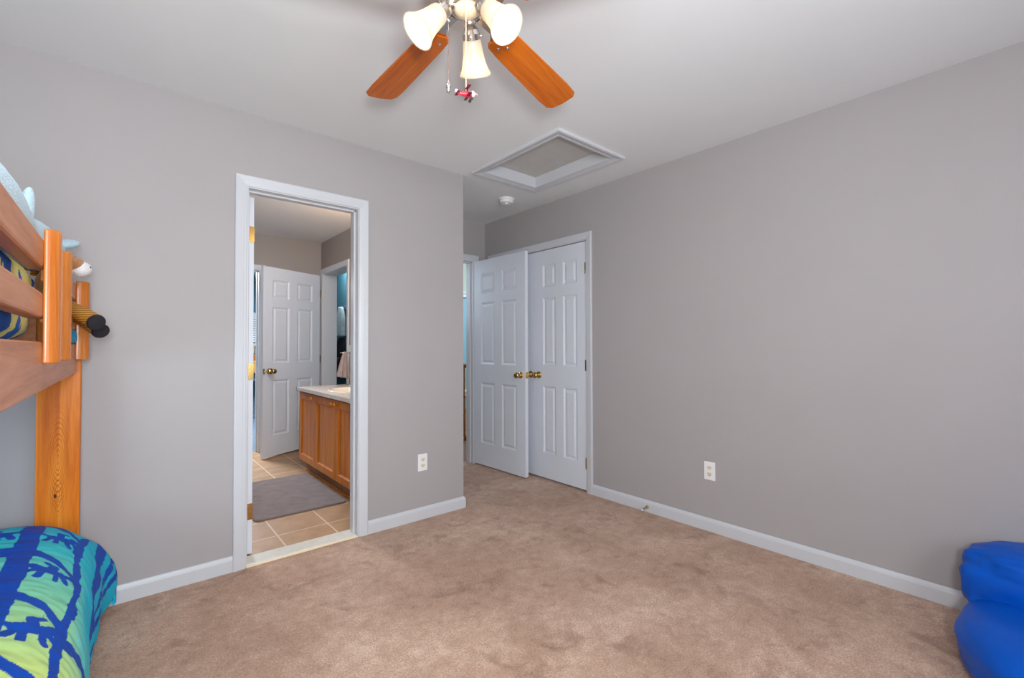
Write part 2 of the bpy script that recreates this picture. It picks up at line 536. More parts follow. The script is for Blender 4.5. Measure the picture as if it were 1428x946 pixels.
CASING = [(0, 0), (0, 0.008), (0.008, 0.0105), (0.012, 0.0105), (0.020, 0.0125), (0.040, 0.0150), (0.052, 0.0165), (0.0565, 0.014), (0.058, 0.010), (0.058, 0)]

def casing(bm, mp, a0, a1, top, prof=CASING):
    """mitred door casing; mp(a, z, d): along the wall, up, out of the wall"""
    secs = []
    for (t, d) in prof:
        secs.append([bm.verts.new(mp(a, z, d)) for a, z in ((a0 - t, 0), (a0 - t, top + t), (a1 + t, top + t), (a1 + t, 0))])
    n = len(secs)
    for i in range(n):
        p, q = secs[i], secs[(i + 1) % n]
        for k in range(3):
            bm.faces.new((p[k], p[k + 1], q[k + 1], q[k]))
    bm.faces.new([s[0] for s in secs]); bm.faces.new([s[3] for s in secs][::-1])
    return bm

BASE = [(0, 0), (0.012, 0), (0.0125, 0.060), (0.010, 0.070), (0.005, 0.0795), (0, 0.0814)]

def baseboard(bm, pts, outs):
    """pts: floor polyline on the wall face; outs: unit offset at each point (mitred)"""
    rows = []
    for (x, y), (ox, oy) in zip(pts, outs):
        rows.append([bm.verts.new((x + ox * d, y + oy * d, z)) for d, z in BASE])
    n = len(BASE)
    for a, b in zip(rows, rows[1:]):
        for k in range(n):
            bm.faces.new((a[k], a[(k + 1) % n], b[(k + 1) % n], b[k]))
    bm.faces.new(rows[0]); bm.faces.new(rows[-1][::-1])
    return bm

# ------------------------------------------------------------------ room constants
H = 2.44
YW, XR, XC, YB = 2.7862, 2.8453, 1.9047, 3.7661     # door wall, right wall, outside corner, alcove end
YF, XL = -1.30, -1.25                               # walls behind and left of the camera
T = 0.12
BX0, BX1 = 0.505, 1.120                             # bathroom doorway
DT = 2.040                                          # casing inner top
YBB, XBR, XBL = 5.73, 1.8330, -0.20                 # bathroom far, right, left walls
CY0, CY1 = 2.410, 3.640                             # closet opening
HX0, HX1 = 1.985, 2.700                             # hall doorway

# ------------------------------------------------------------------ floors and ceilings
bm = B(); box(bm, XL, XR + T, YF, YW, -0.1, 0); box(bm, XC, XR + T, YW, YB + T, -0.1, 0)
struct('floor', bm, M['carpet'], 'beige plush bedroom carpet with darker brushed patches')
bm = B(); box(bm, XL - T, XBR, YW, YBB + T, -0.1, -0.002)
struct('floor_bathroom', bm, M['tile'], 'tan square tile floor in the bathroom')
bm = B(); box(bm, 1.905, 6.4, YB + T, 7.4, -0.1, -0.002)
struct('floor_hall', bm, M['hardwood'], 'brown hallway floor beyond the open door')
bm = B(); box(bm, -1.0, 1.905, YBB + T, 9.1, -0.1, -0.002)
struct('floor_blue_room', bm, M['greycloth'], 'grey blue floor of the room beyond the bathroom')

HA = (1.9655, 2.4885, 1.8738, 2.6285)               # attic opening x0 x1 y0 y1
bm = B()
box(bm, XL, HA[0], YF, YW, H, H + 0.12); box(bm, HA[1], XR + T, YF, YW, H, H + 0.12)
box(bm, HA[0], HA[1], YF, HA[2], H, H + 0.12); box(bm, HA[0], HA[1], HA[3], YW, H, H + 0.12)
box(bm, XC, XR + T, YW, YB + T, H, H + 0.12)
struct('ceiling', bm, M['ceil'], 'white bedroom ceiling')
bm = B(); box(bm, XL - T, XBR, YW, YBB + T, H, H + 0.12)
struct('ceiling_bathroom', bm, M['ceil'], 'bathroom ceiling seen through the doorway')
bm = B(); box(bm, 1.905, 6.4, YB + T, 7.4, 3.2, 3.3)
struct('ceiling_hall', bm, M['ceil'], 'pale ceiling over the stairwell')
bm = B(); box(bm, -1.0, 1.905, YBB + T, 9.1, H, H + 0.1)
struct('ceiling_blue_room', bm, M['ceil'], 'ceiling of the room beyond the bathroom')

# ------------------------------------------------------------------ walls
bm = B(); wall_boxes(bm, 'x', YW, YW + T, XL - T, XC, H, [(BX0 - 0.02, BX1 + 0.02, 0, 2.055)])
struct('wall_back', bm, M['wall'], 'grey wall with the bathroom doorway')
bm = B(); wall_boxes(bm, 'y', XR, XR + T, YF - T, YB + T, H, [(CY0 - 0.02, CY1 + 0.02, 0, 2.055)])
struct('wall_right', bm, M['wall'], 'long grey wall on the right with the closet doors')
bm = B(); wall_boxes(bm, 'x', YB, YB + T, XC, XR, H, [(HX0 - 0.02, HX1 + 0.02, 0, 2.055)])
struct('wall_alcove', bm, M['wall'], 'narrow grey wall above the hallway door')
bm = B(); wall_boxes(bm, 'y', XBR, XC, YW + T, YBB, H, [(4.860, 5.68, 0, 2.065)])
struct('wall_return', bm, M['bath'], 'taupe bathroom wall beside the vanity')
bm = B(); wall_boxes(bm, 'y', XL - T, XL, YF - T, YW, H, [(0.95, 2.15, 0.60, 1.75)])
struct('wall_left', bm, M['wall'], 'grey wall behind the bunk bed')
bm = B(); wall_boxes(bm, 'x', YF - T, YF, XL, XR, H, [(-0.1, 1.3, 0.85, 2.05)])
struct('wall_front', bm, M['wall'], 'grey wall behind the camera with the window')
bm = B(); wall_boxes(bm, 'x', YBB, YBB + T, XBL, XC, H, [(0.44, 1.180, 0, 2.055)])
struct('wall_bathroom_back', bm, M['bath'], 'taupe far wall of the bathroom')
bm = B(); wall_boxes(bm, 'y', XBL - T, XBL, YW + T, YBB + T, H)
struct('wall_bathroom_left', bm, M['bath'], 'taupe left wall of the bathroom')
# closet interior, dark room shells beyond the doors
bm = B(); box(bm, XR + T + 0.6, XR + T + 0.68, CY0 - 0.3, CY1 + 0.3, 0, H); box(bm, XR + T, XR + T + 0.6, CY0 - 0.3, CY0 - 0.22, 0, H); box(bm, XR + T, XR + T + 0.6, CY1 + 0.22, CY1 + 0.3, 0, H); box(bm, XR + T, XR + T + 0.6, CY0 - 0.3, CY1 + 0.3, H, H + 0.1); box(bm, XR + T, XR + T + 0.6, CY0 - 0.3, CY1 + 0.3, -0.1, 0)
struct('wall_closet', bm, M['wall'], 'inside of the closet behind its closed doors')
bm = B(); box(bm, 2.45, 6.4, 7.2, 7.3, -0.1, 2.11)
struct('wall_stairwell', bm, M['hall'], 'pale blue stairwell wall beyond the railing')
bm = B(); box(bm, 2.45, 6.4, 7.2, 7.3, 2.20, 3.2)
struct('wall_stairwell_upper', bm, M['upper'], 'pale green upper wall of the stairwell')
bm = B(); box(bm, 6.3, 6.4, YB + T, 7.2, -0.1, 3.2); box(bm, 3.0, 6.4, YB + T - 0.1, YB + T - 0.001, -0.1, 3.2)
struct('wall_hall_right', bm, M['hall'], 'pale blue wall at the end of the hallway')
bm = B(); box(bm, 2.35, 2.45, 4.95, 7.4, 0, 3.2); box(bm, 1.905, 2.45, 4.80, 4.857, 0, 3.2); box(bm, 1.906, 1.997, 5.683, 7.3, 0, H); box(bm, 1.906, 1.997, 4.857, 5.683, 2.068, H)
struct('wall_divider', bm, M['teal'], 'teal wall seen through the second bathroom doorway')
bm = B(); box(bm, -1.0, 1.905, 9.0, 9.1, 0, H); box(bm, -1.1, -1.0, YBB + T, 9.1, 0, H); box(bm, 1.905, 1.99, 5.86, 9.1, 0, H) if False else None
struct('wall_blue_room', bm, M['teal'], 'teal wall of the room beyond the bathroom')
bm = B(); box(bm, 1.83, 1.905, YBB + T, 9.1, 0, H)
struct('wall_blue_room_right', bm, M['teal'], 'teal side wall of the room beyond the bathroom')
bm = B(); box(bm, 1.905, 2.35, 7.3, 7.4, 0, H); box(bm, 1.905, 2.45, 4.86, 7.4, H, H + 0.06)
struct('wall_divider_end', bm, M['teal'], 'end of the narrow teal space beside the bathroom')

# horizontal mouldings in the stairwell
bm = B(); box(bm, 2.45, 6.3, 7.16, 7.2, 2.11, 2.20); box(bm, 2.45, 6.3, 7.14, 7.2, 2.18, 2.205)
struct('trim_stairwell_band', bm, M['trim'], 'white moulding band high on the stairwell wall')
bm = B(); box(bm, 2.45, 6.3, 7.17, 7.2, 0.24, 0.34)
struct('trim_stairwell_ledge', bm, M['trim'], 'white moulding low on the stairwell wall')

# ------------------------------------------------------------------ casings, jambs, baseboards
def door_trim(n, label, mp, a0, a1, top=DT, stop=None, depth=T, jd0=0.0):
    """casing on the near face, jamb lining, stop; d grows out of the wall, jamb goes to -depth"""
    bm = B(); casing(bm, mp, a0 - 0.0, a1 + 0.0, top)
    o = struct('trim_%d' % n, bm, M['trim'], label)
    bm = B()
    def lb(p0, p1, q0, q1, d0, d1):
        vs = [bm.verts.new(mp(a, z, d)) for a in (p0, p1) for z in (q0, q1) for d in (d0, d1)]
        for f in ((0, 1, 3, 2), (4, 6, 7, 5), (0, 4, 5, 1), (2, 3, 7, 6), (0, 2, 6, 4), (1, 5, 7, 3)):
            bm.faces.new([vs[i] for i in f])
    j = 0.006
    lb(a0 - 0.018, a0 + j, 0, top - j, 0.001, -depth - 0.001)
    lb(a1 - j, a1 + 0.018, 0, top - j, 0.001, -depth - 0.001)
    lb(a0 - 0.018, a1 + 0.018, top - j, top + 0.012, 0.001, -depth - 0.001)
    obj('jamb', bm, M['trim'], o)
    if stop:
        bm = B()
        s0, s1 = stop
        lb(a0 + j, a0 + j + 0.011, 0, top - j, -s0, -s1)
        lb(a1 - j - 0.011, a1 - j, 0, top - j, -s0, -s1)
        lb(a0 + j, a1 - j, top - j - 0.011, top - j, -s0, -s1)
        obj('door_stop_strip', bm, M['trim'], o, 0.002)
    return o

door_trim(1, 'white casing round the bathroom doorway', lambda a, z, d: (a, YW - d, z), BX0, BX1, stop=(0.040, 0.078))
door_trim(2, 'white casing round the closet double doors', lambda a, z, d: (XR - d, a, z), CY0, CY1)
door_trim(3, 'white casing over the hallway doorway', lambda a, z, d: (a, YB - d, z), HX0, HX1, stop=(0.040, 0.078))
door_trim(4, 'white casing on the far bathroom wall', lambda a, z, d: (a, YBB - d, z), 0.46, 1.162, stop=(0.05, 0.085))
door_trim(5, 'white casing in the corner of the bathroom', lambda a, z, d: (XBR - d, a, z), 4.876, 5.664, top=2.055, depth=0.165)

bm = B()
baseboard(bm, [(XL, YW), (BX0 - 0.058, YW)], [(0, -1), (0, -1)])
struct('baseboard_left', bm, M['trim'], 'white baseboard between the bed and the bathroom doorway')
bm = B()
baseboard(bm, [(BX1 + 0.058, YW), (XC, YW), (XC, YB)], [(0, -1), (1, -1), (1, 0)])
struct('baseboard_back', bm, M['trim'], 'white baseboard from the bathroom doorway to the wall corner')
bm = B()
baseboard(bm, [(XR, YF), (XR, CY0 - 0.058)], [(-1, 0), (-1, 0)])
struct('baseboard_right', bm, M['trim'], 'white baseboard along the long right wall')
bm = B(); baseboard(bm, [(XL, YF), (XR, YF)], [(0, 1), (0, 1)])
struct('baseboard_front', bm, M['trim'], 'white baseboard behind the camera')
bm = B(); baseboard(bm, [(1.222, YBB), (XBR, YBB)], [(0, -1), (0, -1)])
struct('baseboard_bathroom', bm, M['trim'], 'white baseboard on the far bathroom wall')

bm = B(); box(bm, BX0 + 0.006, BX1 - 0.006, YW + 0.002, YW + T, -0.004, 0.012)
o = struct('trim_6', bm, M['sill'], 'pale marble threshold between carpet and tile', 0.004)
bm = B(); box(bm, BX0 + 0.006, BX1 - 0.006, YW - 0.012, YW + 0.006, 0, 0.008)
obj('edge_strip', bm, M['cream'], o, 0.002)['label'] = 'cream metal edge strip'

# windows that let the daylight in, behind and beside the camera
def window(n, label, mp, a0, a1, z0, z1):
    bm = B()
    def lb(p0, p1, q0, q1, d0, d1):
        vs = [bm.verts.new(mp(a, z, d)) for a in (p0, p1) for z in (q0, q1) for d in (d0, d1)]
        for f in ((0, 1, 3, 2), (4, 6, 7, 5), (0, 4, 5, 1), (2, 3, 7, 6), (0, 2, 6, 4), (1, 5, 7, 3)):
            bm.faces.new([vs[i] for i in f])
    for p in ((a0, a0 + .05, z0, z1), (a1 - .05, a1, z0, z1), (a0 + .05, a1 - .05, z0, z0 + .05), (a0 + .05, a1 - .05, z1 - .05, z1), (a0 + .05, a1 - .05, (z0 + z1) / 2 - .02, (z0 + z1) / 2 + .02)):
        lb(*p, -0.10, -0.06)
    o = struct('window_%d' % n, bm, M['trim'], label)
    bm = B(); lb(a0 + .05, a1 - .05, z0 + .05, z1 - .05, -0.085, -0.080)
    obj('pane', bm, M['glass'], o)
    return o
window(1, 'white sash window behind the camera', lambda a, z, d: (a, YF + d, z), -0.1, 1.3, 0.85, 2.05)
window(2, 'white sash window in the left wall behind the bunk bed', lambda a, z, d: (XL + d, a, z), 0.95, 2.15, 0.60, 1.75)

# ------------------------------------------------------------------ doors
def panel_face(bm, w, h, panels, y, sgn, mp):
    """a face of a moulded door at depth y (sgn = outward direction), with sunk raised-field panels"""
    xs = sorted({0, w} | {p[0] for p in panels} | {p[1] for p in panels})
    zs = sorted({0, h} | {p[2] for p in panels} | {p[3] for p in panels})
    V = {}
    def v(x, z, d=0.0):
        k = (round(x, 5), round(z, 5), round(d, 5))
        if k not in V: V[k] = bm.verts.new(mp(x, y + sgn * d, z))
        return V[k]
    P = {(round(p[0], 5), round(p[2], 5)) for p in panels}
    for x0, x1 in zip(xs, xs[1:]):
        for z0, z1 in zip(zs, zs[1:]):
            if (round(x0, 5), round(z0, 5)) in P:
                lv = [(0, 0), (0.004, -0.002), (0.016, -0.0095), (0.022, -0.0095), (0.040, -0.0025), (0.043, -0.0025)]
                if x1 - x0 < 0.13: lv = [(t * 0.75, d) for t, d in lv]
                rings = [[v(x0 + t, z0 + t, d), v(x1 - t, z0 + t, d), v(x1 - t, z1 - t, d), v(x0 + t, z1 - t, d)] for t, d in lv]
                for a, b in zip(rings, rings[1:]):
                    for k in range(4):
                        bm.faces.new((a[k], a[(k + 1) % 4], b[(k + 1) % 4], b[k]))
                bm.faces.new(rings[-1])
            else:
                bm.faces.new((v(x0, z0), v(x1, z0), v(x1, z1), v(x0, z1)))

def six_panels(w, st, mu, rows=((0.215, 0.81), (0.99, 1.595), (1.685, 1.886))):
    pw = (w - 2 * st - mu) / 2
    return [(x, x + pw, a, b) for x in (st, st + pw + mu) for a, b in rows]

def make_door(n, label, loc, rz, w, h, st, mu, t=0.035, flip=1):
    """hinge line at the origin, leaf along +x, thickness towards flip*y"""
    o = tag(bpy.data.objects.new('door_%d' % n, None), label, 'door', None, 'structure')
    COL.objects.link(o)
    o.location = loc; o.rotation_euler = (0, 0, rz)
    mp = lambda x, y, z: (x, y * flip, z)
    bm = B()
    pn = six_panels(w, st, mu)
    panel_face(bm, w, h, pn, 0.0, -1, mp)
    panel_face(bm, w, h, pn, t, 1, mp)
    for q in (((0, 0, 0), (w, 0, 0), (w, t, 0), (0, t, 0)), ((0, 0, h), (w, 0, h), (w, t, h), (0, t, h)), ((0, 0, 0), (0, t, 0), (0, t, h), (0, 0, h)), ((w, 0, 0), (w, t, 0), (w, t, h), (w, 0, h))):
        bm.faces.new([bm.verts.new(mp(*p)) for p in q])
    bmesh.ops.remove_doubles(bm, verts=bm.verts, dist=1e-5)
    obj('leaf', bm, M['door'], o)
    return o, mp

KNOB = [(0.0, 0.0), (0.031, 0.0), (0.031, 0.004), (0.026, 0.009), (0.013, 0.011), (0.0115, 0.030), (0.017, 0.036), (0.0255, 0.044), (0.0275, 0.052), (0.0255, 0.060), (0.016, 0.066), (0.0, 0.068)]
def knob(parent, x, y, z, dy, mat=None, s=1.0):
    bm = B(); lathe(bm, [(r * s, q * s) for r, q in KNOB], (x, y, z), (0, dy, 0), 24)
    return obj('knob', bm, mat or M['brass'], parent, smooth=True)

def latch(parent, x, y, z, dx):
    bm = B(); box(bm, min(x, x + dx * .0015), max(x, x + dx * .0015), y - 0.0125, y + 0.0125, z - 0.028, z + 0.028)
    box(bm, min(x + dx * .0015, x + dx * .009), max(x + dx * .0015, x + dx * .009), y - 0.006, y + 0.006, z - 0.008, z + 0.008)
    return obj('latch', bm, M['brassdark'], parent)

def hinge_barrel(parent, p, zc, hh=0.089):
    bm = B(); tube(bm, [(p[0], p[1], zc - hh / 2), (p[0], p[1], zc + hh / 2)], 0.007, 10)
    box(bm, p[0] - 0.004, p[0] + 0.004, p[1] - 0.018, p[1] + 0.018, zc - hh / 2, zc + hh / 2)
    return obj('hinge', bm, M['brass'], parent)

# 1: bathroom door, swung back into the bathroom; only its hinge edge shows
d, mp = make_door(1, 'white bathroom door opened inward, hinge edge with brass hinges showing', (0.529, 2.925, 0.014), PI / 2, 0.605, 2.012, 0.10, 0.09, flip=-1)
for z in (0.235, 1.02, 1.80):
    bm = B(); box(bm, -0.0022, 0.0005, -0.037, -0.004, z - 0.045, z + 0.045)
    for sy, sz in ((-0.012, 0.03), (-0.026, 0.0), (-0.012, -0.03)):
        pass
    hg = obj('hinge', bm, M['brass'], d)
    bm = B()
    for sy, sz in ((-0.013, 0.032), (-0.026, 0.0), (-0.013, -0.032)):
        lathe(bm, [(0, 0.0008), (0.0035, 0.0008), (0.0035, 0)], (-0.0022, sy, z + sz), (-1, 0, 0), 8)
    obj('screw', bm, M['brassdark'], hg)['kind'] = 'stuff'
knob(d, 0.54, 0.0, 0.90, 1)

# 2: hall door, open against the closet
d, mp = make_door(2, 'white six-panel hallway door standing open in front of the closet', (2.7005, 3.758, 0.012), -PI / 2 + math.radians(1.6), 0.745, 2.018, 0.112, 0.105, flip=1)
knob(d, 0.685, 0.0, 0.905, -1); knob(d, 0.685, 0.035, 0.905, 1)
latch(d, 0.745, 0.0175, 0.905, 1)
for z in (0.22, 1.01, 1.80):
    bm = B(); tube(bm, [(-0.004, 0.040, z - 0.045), (-0.004, 0.040, z + 0.045)], 0.007, 10); obj('hinge', bm, M['brass'], d)

# 3, 4: closet pair
d, mp = make_door(3, 'right leaf of the white closet pair, with brass hinges on its right', (2.852, CY0 + 0.008, 0.014), PI / 2, 0.606, 2.014, 0.102, 0.088, flip=-1)
knob(d, 0.553, 0.0, 0.905, 1)
for z in (0.215, 1.005, 1.795):
    bm = B(); tube(bm, [(-0.002, 0.006, z - 0.045), (-0.002, 0.006, z + 0.045)], 0.0065, 10); box(bm, -0.006, 0.016, -0.001, 0.002, z - 0.045, z + 0.045); obj('hinge', bm, M['brass'], d)
d, mp = make_door(4, 'left leaf of the white closet pair, mostly hidden by the open door', (2.852, CY1 - 0.008, 0.014), -PI / 2, 0.606, 2.014, 0.102, 0.088, flip=1)
knob(d, 0.553, 0.0, 0.905, -1)

# 5: bathroom's far door, hinged in the corner doorway
d, mp = make_door(5, 'white six-panel door standing open at the far end of the bathroom', (1.800, 5.672, 0.014), PI + math.radians(26.5), 0.760, 2.018, 0.112, 0.105, flip=-1)
knob(d, 0.695, 0.035, 0.905, -1 if False else 1); knob(d, 0.695, 0.0, 0.905, -1)
latch(d, 0.760, 0.0175, 0.905, 1)
for z in (0.22, 1.02, 1.80):
    bm = B(); tube(bm, [(-0.006, -0.0, z - 0.045), (-0.006, -0.0, z + 0.045)], 0.007, 10)
    tube(bm, [(-0.006, -0.035 - 0.004, z - 0.045), (-0.006, -0.035 - 0.004, z + 0.045)], 0.007, 10); obj('hinge', bm, M['brass'], d)

# ------------------------------------------------------------------ attic hatch, smoke detector, outlets, door stop
def loop_frame(bm, x0, x1, y0, y1, prof, z):
    """closed mitred frame on the ceiling; prof: (outward t, drop d)"""
    secs = [[bm.verts.new((x, y, z - dd)) for x, y in ((x0 - t, y0 - t), (x1 + t, y0 - t), (x1 + t, y1 + t), (x0 - t, y1 + t))] for t, dd in prof]
    n = len(secs)
    for i in range(n):
        p, q = secs[i], secs[(i + 1) % n]
        for k in range(4):
            bm.faces.new((p[k], p[(k + 1) % 4], q[(k + 1) % 4], q[k]))

h = thing('attic_hatch', 'white framed attic access hatch recessed in the ceiling', 'hatch', (2.227, 2.251, H))
wx, wy = (HA[1] - HA[0]) / 2, (HA[3] - HA[2]) / 2
bm = B(); loop_frame(bm, -wx, wx, -wy, wy, [(-0.012, 0), (-0.012, 0.009), (0.006, 0.012), (0.012, 0.010), (0.030, 0.015), (0.050, 0.018), (0.0575, 0.015), (0.0575, 0)], 0)
obj('frame', bm, M['trim'], h)
bm = B()
for q in ((-wx - 0.0, -wx + 0.012, -wy, wy), (wx - 0.012, wx, -wy, wy), (-wx + 0.012, wx - 0.012, -wy, -wy + 0.012), (-wx + 0.012, wx - 0.012, wy - 0.012, wy)):
    box(bm, *q, 0.0, 0.085)
obj('liner', bm, M['trim'], h)
bm = B(); box(bm, -wx + 0.012, wx - 0.012, -wy + 0.012, wy - 0.012, 0.072, 0.085)
obj('panel', bm, M['hatchpanel'], h)['label'] = 'dull grey lift-out panel'

sd = thing('smoke_detector', 'round white smoke detector on the ceiling of the entry nook', 'smoke detector', (2.496, 2.999, H))
bm = B(); lathe(bm, [(0, 0), (0.068, 0), (0.068, -0.010), (0.064, -0.013), (0, -0.013)], n=32); obj('base_plate', bm, M['plate'], sd, smooth=False)
bm = B(); lathe(bm, [(0, -0.013), (0.058, -0.013), (0.060, -0.022), (0.055, -0.034), (0.040, -0.040), (0.036, -0.037), (0.020, -0.037), (0.018, -0.043), (0, -0.043)], n=32); obj('cover', bm, M['plate'], sd)
bm = B(); lathe(bm, [(0, -0.043), (0.010, -0.043), (0.009, -0.047), (0, -0.047)], (-0.0, -0.0, 0), n=16); obj('test_button', bm, M['slats'], sd)

def outlet(label, loc, rz):
    o = thing('wall_outlet', label, 'outlet', loc, rz, 'bedroom wall outlets')
    bm = B(); box(bm, -0.036, 0.036, -0.006, 0.0, -0.058, 0.058); obj('cover_plate', bm, M['plate'], o, 0.003)
    for zc in (-0.0205, 0.0205):
        poly = [(0.0165 * math.cos(a), 0.0145 * max(-0.82, min(0.82, math.sin(a)))) for a in [2 * PI * k / 20 for k in range(20)]]
        bm = B(); prism(bm, poly, -0.0085, -0.004, lambda x, y, z, zc=zc: (x, z, y + zc)); r = obj('receptacle', bm, M['ivory'], o)
        bm = B()
        box(bm, -0.0075, -0.0052, -0.0092, -0.008, zc - 0.001, zc + 0.0085); box(bm, 0.0052, 0.0075, -0.0092, -0.008, zc - 0.001, zc + 0.0075)
        lathe(bm, [(0, 0.0004), (0.0027, 0.0004), (0.0027, 0)], (0, -0.0088, zc - 0.0075), (0, -1, 0), 10)
        obj('slot', bm, M['dark'], r)
    bm = B(); lathe(bm, [(0, 0.002), (0.003, 0.0015), (0.003, 0)], (0, -0.006, 0), (0, -1, 0), 10); obj('screw', bm, M['plate'], o)
    return o
outlet('white duplex outlet on the wall between the bathroom door and the corner', (1.567, YW, 0.384), 0)
outlet('white duplex outlet low on the long right wall', (XR, 1.405, 0.380), -PI / 2)

ds = thing('door_stop', 'small brass spring door stop on the right baseboard', 'door stop', (XR - 0.0125, 1.853, 0.038), 0)
bm = B(); lathe(bm, [(0, 0), (0.011, 0), (0.010, 0.004), (0.005, 0.009), (0, 0.009)], (0, 0, 0), (-1, 0, 0), 16); obj('mounting_cup', bm, M['brass'], ds)
bm = B()
pts = [(-0.008 - 0.055 * i / 120, 0.0055 * math.cos(i * 0.75), 0.0055 * math.sin(i * 0.75) - 0.006 * (i / 120)) for i in range(121)]
tube(bm, pts, 0.0012, 5); obj('spring', bm, M['brassdark'], ds)
bm = B(); lathe(bm, [(0, 0.0), (0.0065, 0.0), (0.0075, 0.008), (0.005, 0.013), (0, 0.014)], (-0.062, 0, -0.006), (-1, 0, 0), 14); obj('rubber_tip', bm, M['plate'], ds)

# ------------------------------------------------------------------ ceiling fan
FX, FY = 0.785, 1.129
fan = thing('ceiling_fan', 'five-blade wooden ceiling fan with three lit frosted shades', 'ceiling fan', (FX, FY, H))
ZB = -0.235                                  # blade plane below the ceiling
bm = B(); lathe(bm, [(0, 0), (0.075, 0), (0.078, -0.02), (0.060, -0.045), (0.0, -0.045)], n=32); obj('canopy', bm, M['nickel'], fan, smooth=False)
bm = B(); lathe(bm, [(0, -0.045), (0.060, -0.045), (0.120, -0.060), (0.135, -0.085), (0.135, -0.150), (0.120, -0.185), (0.085, -0.205), (0, -0.205)], n=40); obj('motor_housing', bm, M['nickel'], fan)
bm = B(); lathe(bm, [(0, -0.205), (0.080, -0.205), (0.080, -0.225), (0.0, -0.225)], n=32); obj('flywheel', bm, M['nickel'], fan)
bm = B(); lathe(bm, [(0, -0.224), (0.046, -0.224), (0.053, -0.229), (0.053, -0.243), (0.046, -0.247), (0, -0.247)], n=32); obj('switch_housing', bm, M['nickel'], fan)
bm = B(); lathe(bm, [(0, -0.244), (0.040, -0.244), (0.039, -0.249), (0.032, -0.257), (0.018, -0.263), (0.006, -0.265), (0, -0.2655)], n=32); obj('light_kit_bowl', bm, M['cream'], fan, smooth=True)['label'] = 'cream dome under the fan'

def blade_mesh():
    bm = B()
    # outline along +x from the hub, rounded-corner tip; 12 degree pitch
    top = [(0.165, 0.040), (0.180, 0.050), (0.230, 0.055), (0.560, 0.068), (0.625, 0.066), (0.646, 0.050), (0.653, 0.0)]
    poly = top + [(x, -y) for x, y in top[::-1][1:]]
    p = math.radians(-11)
    def mp(x, y, z): return (x, y * math.cos(p) - z * math.sin(p), ZB + y * math.sin(p) + z * math.cos(p))
    prism(bm, poly, -0.004, 0.003, mp)
    return bm
def iron_mesh():
    bm = B()
    p = math.radians(-11)
    def mp(x, y, z): return (x, y * math.cos(p) - z * math.sin(p), ZB + y * math.sin(p) + z * math.cos(p))
    prism(bm, [(0.07, 0.016), (0.14, 0.012), (0.165, 0.030), (0.215, 0.042), (0.235, 0.030), (0.240, 0.0), (0.235, -0.030), (0.215, -0.042), (0.165, -0.030), (0.14, -0.012), (0.07, -0.016)], 0.003, 0.008, mp)
    for x, y in ((0.205, 0.026), (0.205, -0.026), (0.225, 0)):
        lathe(bm, [(0, -0.0075), (0.005, -0.007), (0.006, -0.004), (0.006, -0.003)], mp(x, y, 0), (0, 0, 1), 10)
    return bm
b0 = obj('blade', blade_mesh(), M['blade'], fan, 0.0015)
i0 = obj('blade_iron', iron_mesh(), M['nickel'], b0)
ANG = [16.7, 88.8, 160.7, 226.0, 292.5]
b0.rotation_euler.z = math.radians(ANG[0])
for a in ANG[1:]:
    b = b0.copy(); COL.objects.link(b); b.parent = fan; b.rotation_euler.z = math.radians(a)
    i = i0.copy(); COL.objects.link(i); i.parent = b

AWAY = math.degrees(math.atan2(0.761, 0.6486))
SHADE = [(0.0255, 0.0), (0.029, 0.003), (0.0315, 0.012), (0.033, 0.030), (0.036, 0.055), (0.041, 0.078), (0.048, 0.096), (0.0545, 0.107), (0.0565, 0.1115), (0.0555, 0.1125), (0.0525, 0.108), (0.046, 0.097), (0.039, 0.079), (0.034, 0.055), (0.031, 0.030), (0.0295, 0.013), (0.027, 0.005)]
for k in range(3):
    az = math.radians(AWAY - 5.5 - 120 * k)
    dr = Vector((math.cos(az), math.sin(az), 0))
    ax = (dr * 0.665 + Vector((0, 0, -0.75))).normalized()
    elbow = [dr * 0.040 + Vector((0, 0, -0.238)), dr * 0.050 + Vector((0, 0, -0.236)), dr * 0.054 + Vector((0, 0, -0.247))]
    bm = B(); tube(bm, elbow + [elbow[-1] + ax * 0.012], 0.011, 14)
    arm = obj('light_arm', bm, M['nickel'], fan, smooth=True)
    s0 = elbow[-1] - ax * 0.004
    bm = B(); lathe(bm, [(0, -0.012), (0.017, -0.012), (0.020, 0.004), (0.018, 0.008), (0.014, 0.009), (0.022, 0.020), (0.0275, 0.032), (0.0275, 0.050), (0.025, 0.052), (0, 0.050)], s0, ax, 24)
    for j in range(3):
        q = 2 * PI * j / 3 + 0.5
        x, y = frame_of(ax)
        rd = x * math.cos(q) + y * math.sin(q)
        lathe(bm, [(0, 0.034), (0.004, 0.034), (0.004, 0.026)], s0 + ax * 0.042, rd, 8)
    obj('socket_holder', bm, M['nickel'], fan)
    s1 = s0 + ax * 0.046
    bm = B(); lathe(bm, [(r_ * 0.95, h_ * 0.93) for r_, h_ in SHADE], s1, ax, 36, close=True)
    obj('lamp_shade', bm, M['shade'], fan, smooth=True)['label'] = 'frosted glass bell shade'
    bm = B(); lathe(bm, [(0, 0.004), (0.011, 0.006), (0.013, 0.020), (0.022, 0.040), (0.0235, 0.050), (0.021, 0.062), (0.012, 0.071), (0, 0.074)], s1, ax, 18)
    obj('light_bulb', bm, M['bulb'], fan, smooth=True)
    point('fan_bulb_light', Vector((FX, FY, H)) + s1 + ax * 0.080, 0.75, WARM, 0.022)

def chain(name, x, y, z0, z1, mat, r):
    bm = B()
    n = int((z0 - z1) / 0.006)
    tube(bm, [(x, y, z0), (x, y, z1)], r * 0.45, 6)
    for i in range(n):
        lathe(bm, [(0, r), (r, 0.0), (0, -r)], (x, y, z0 - i * 0.006), (0, 0, 1), 6)
    return obj(name, bm, mat, fan)
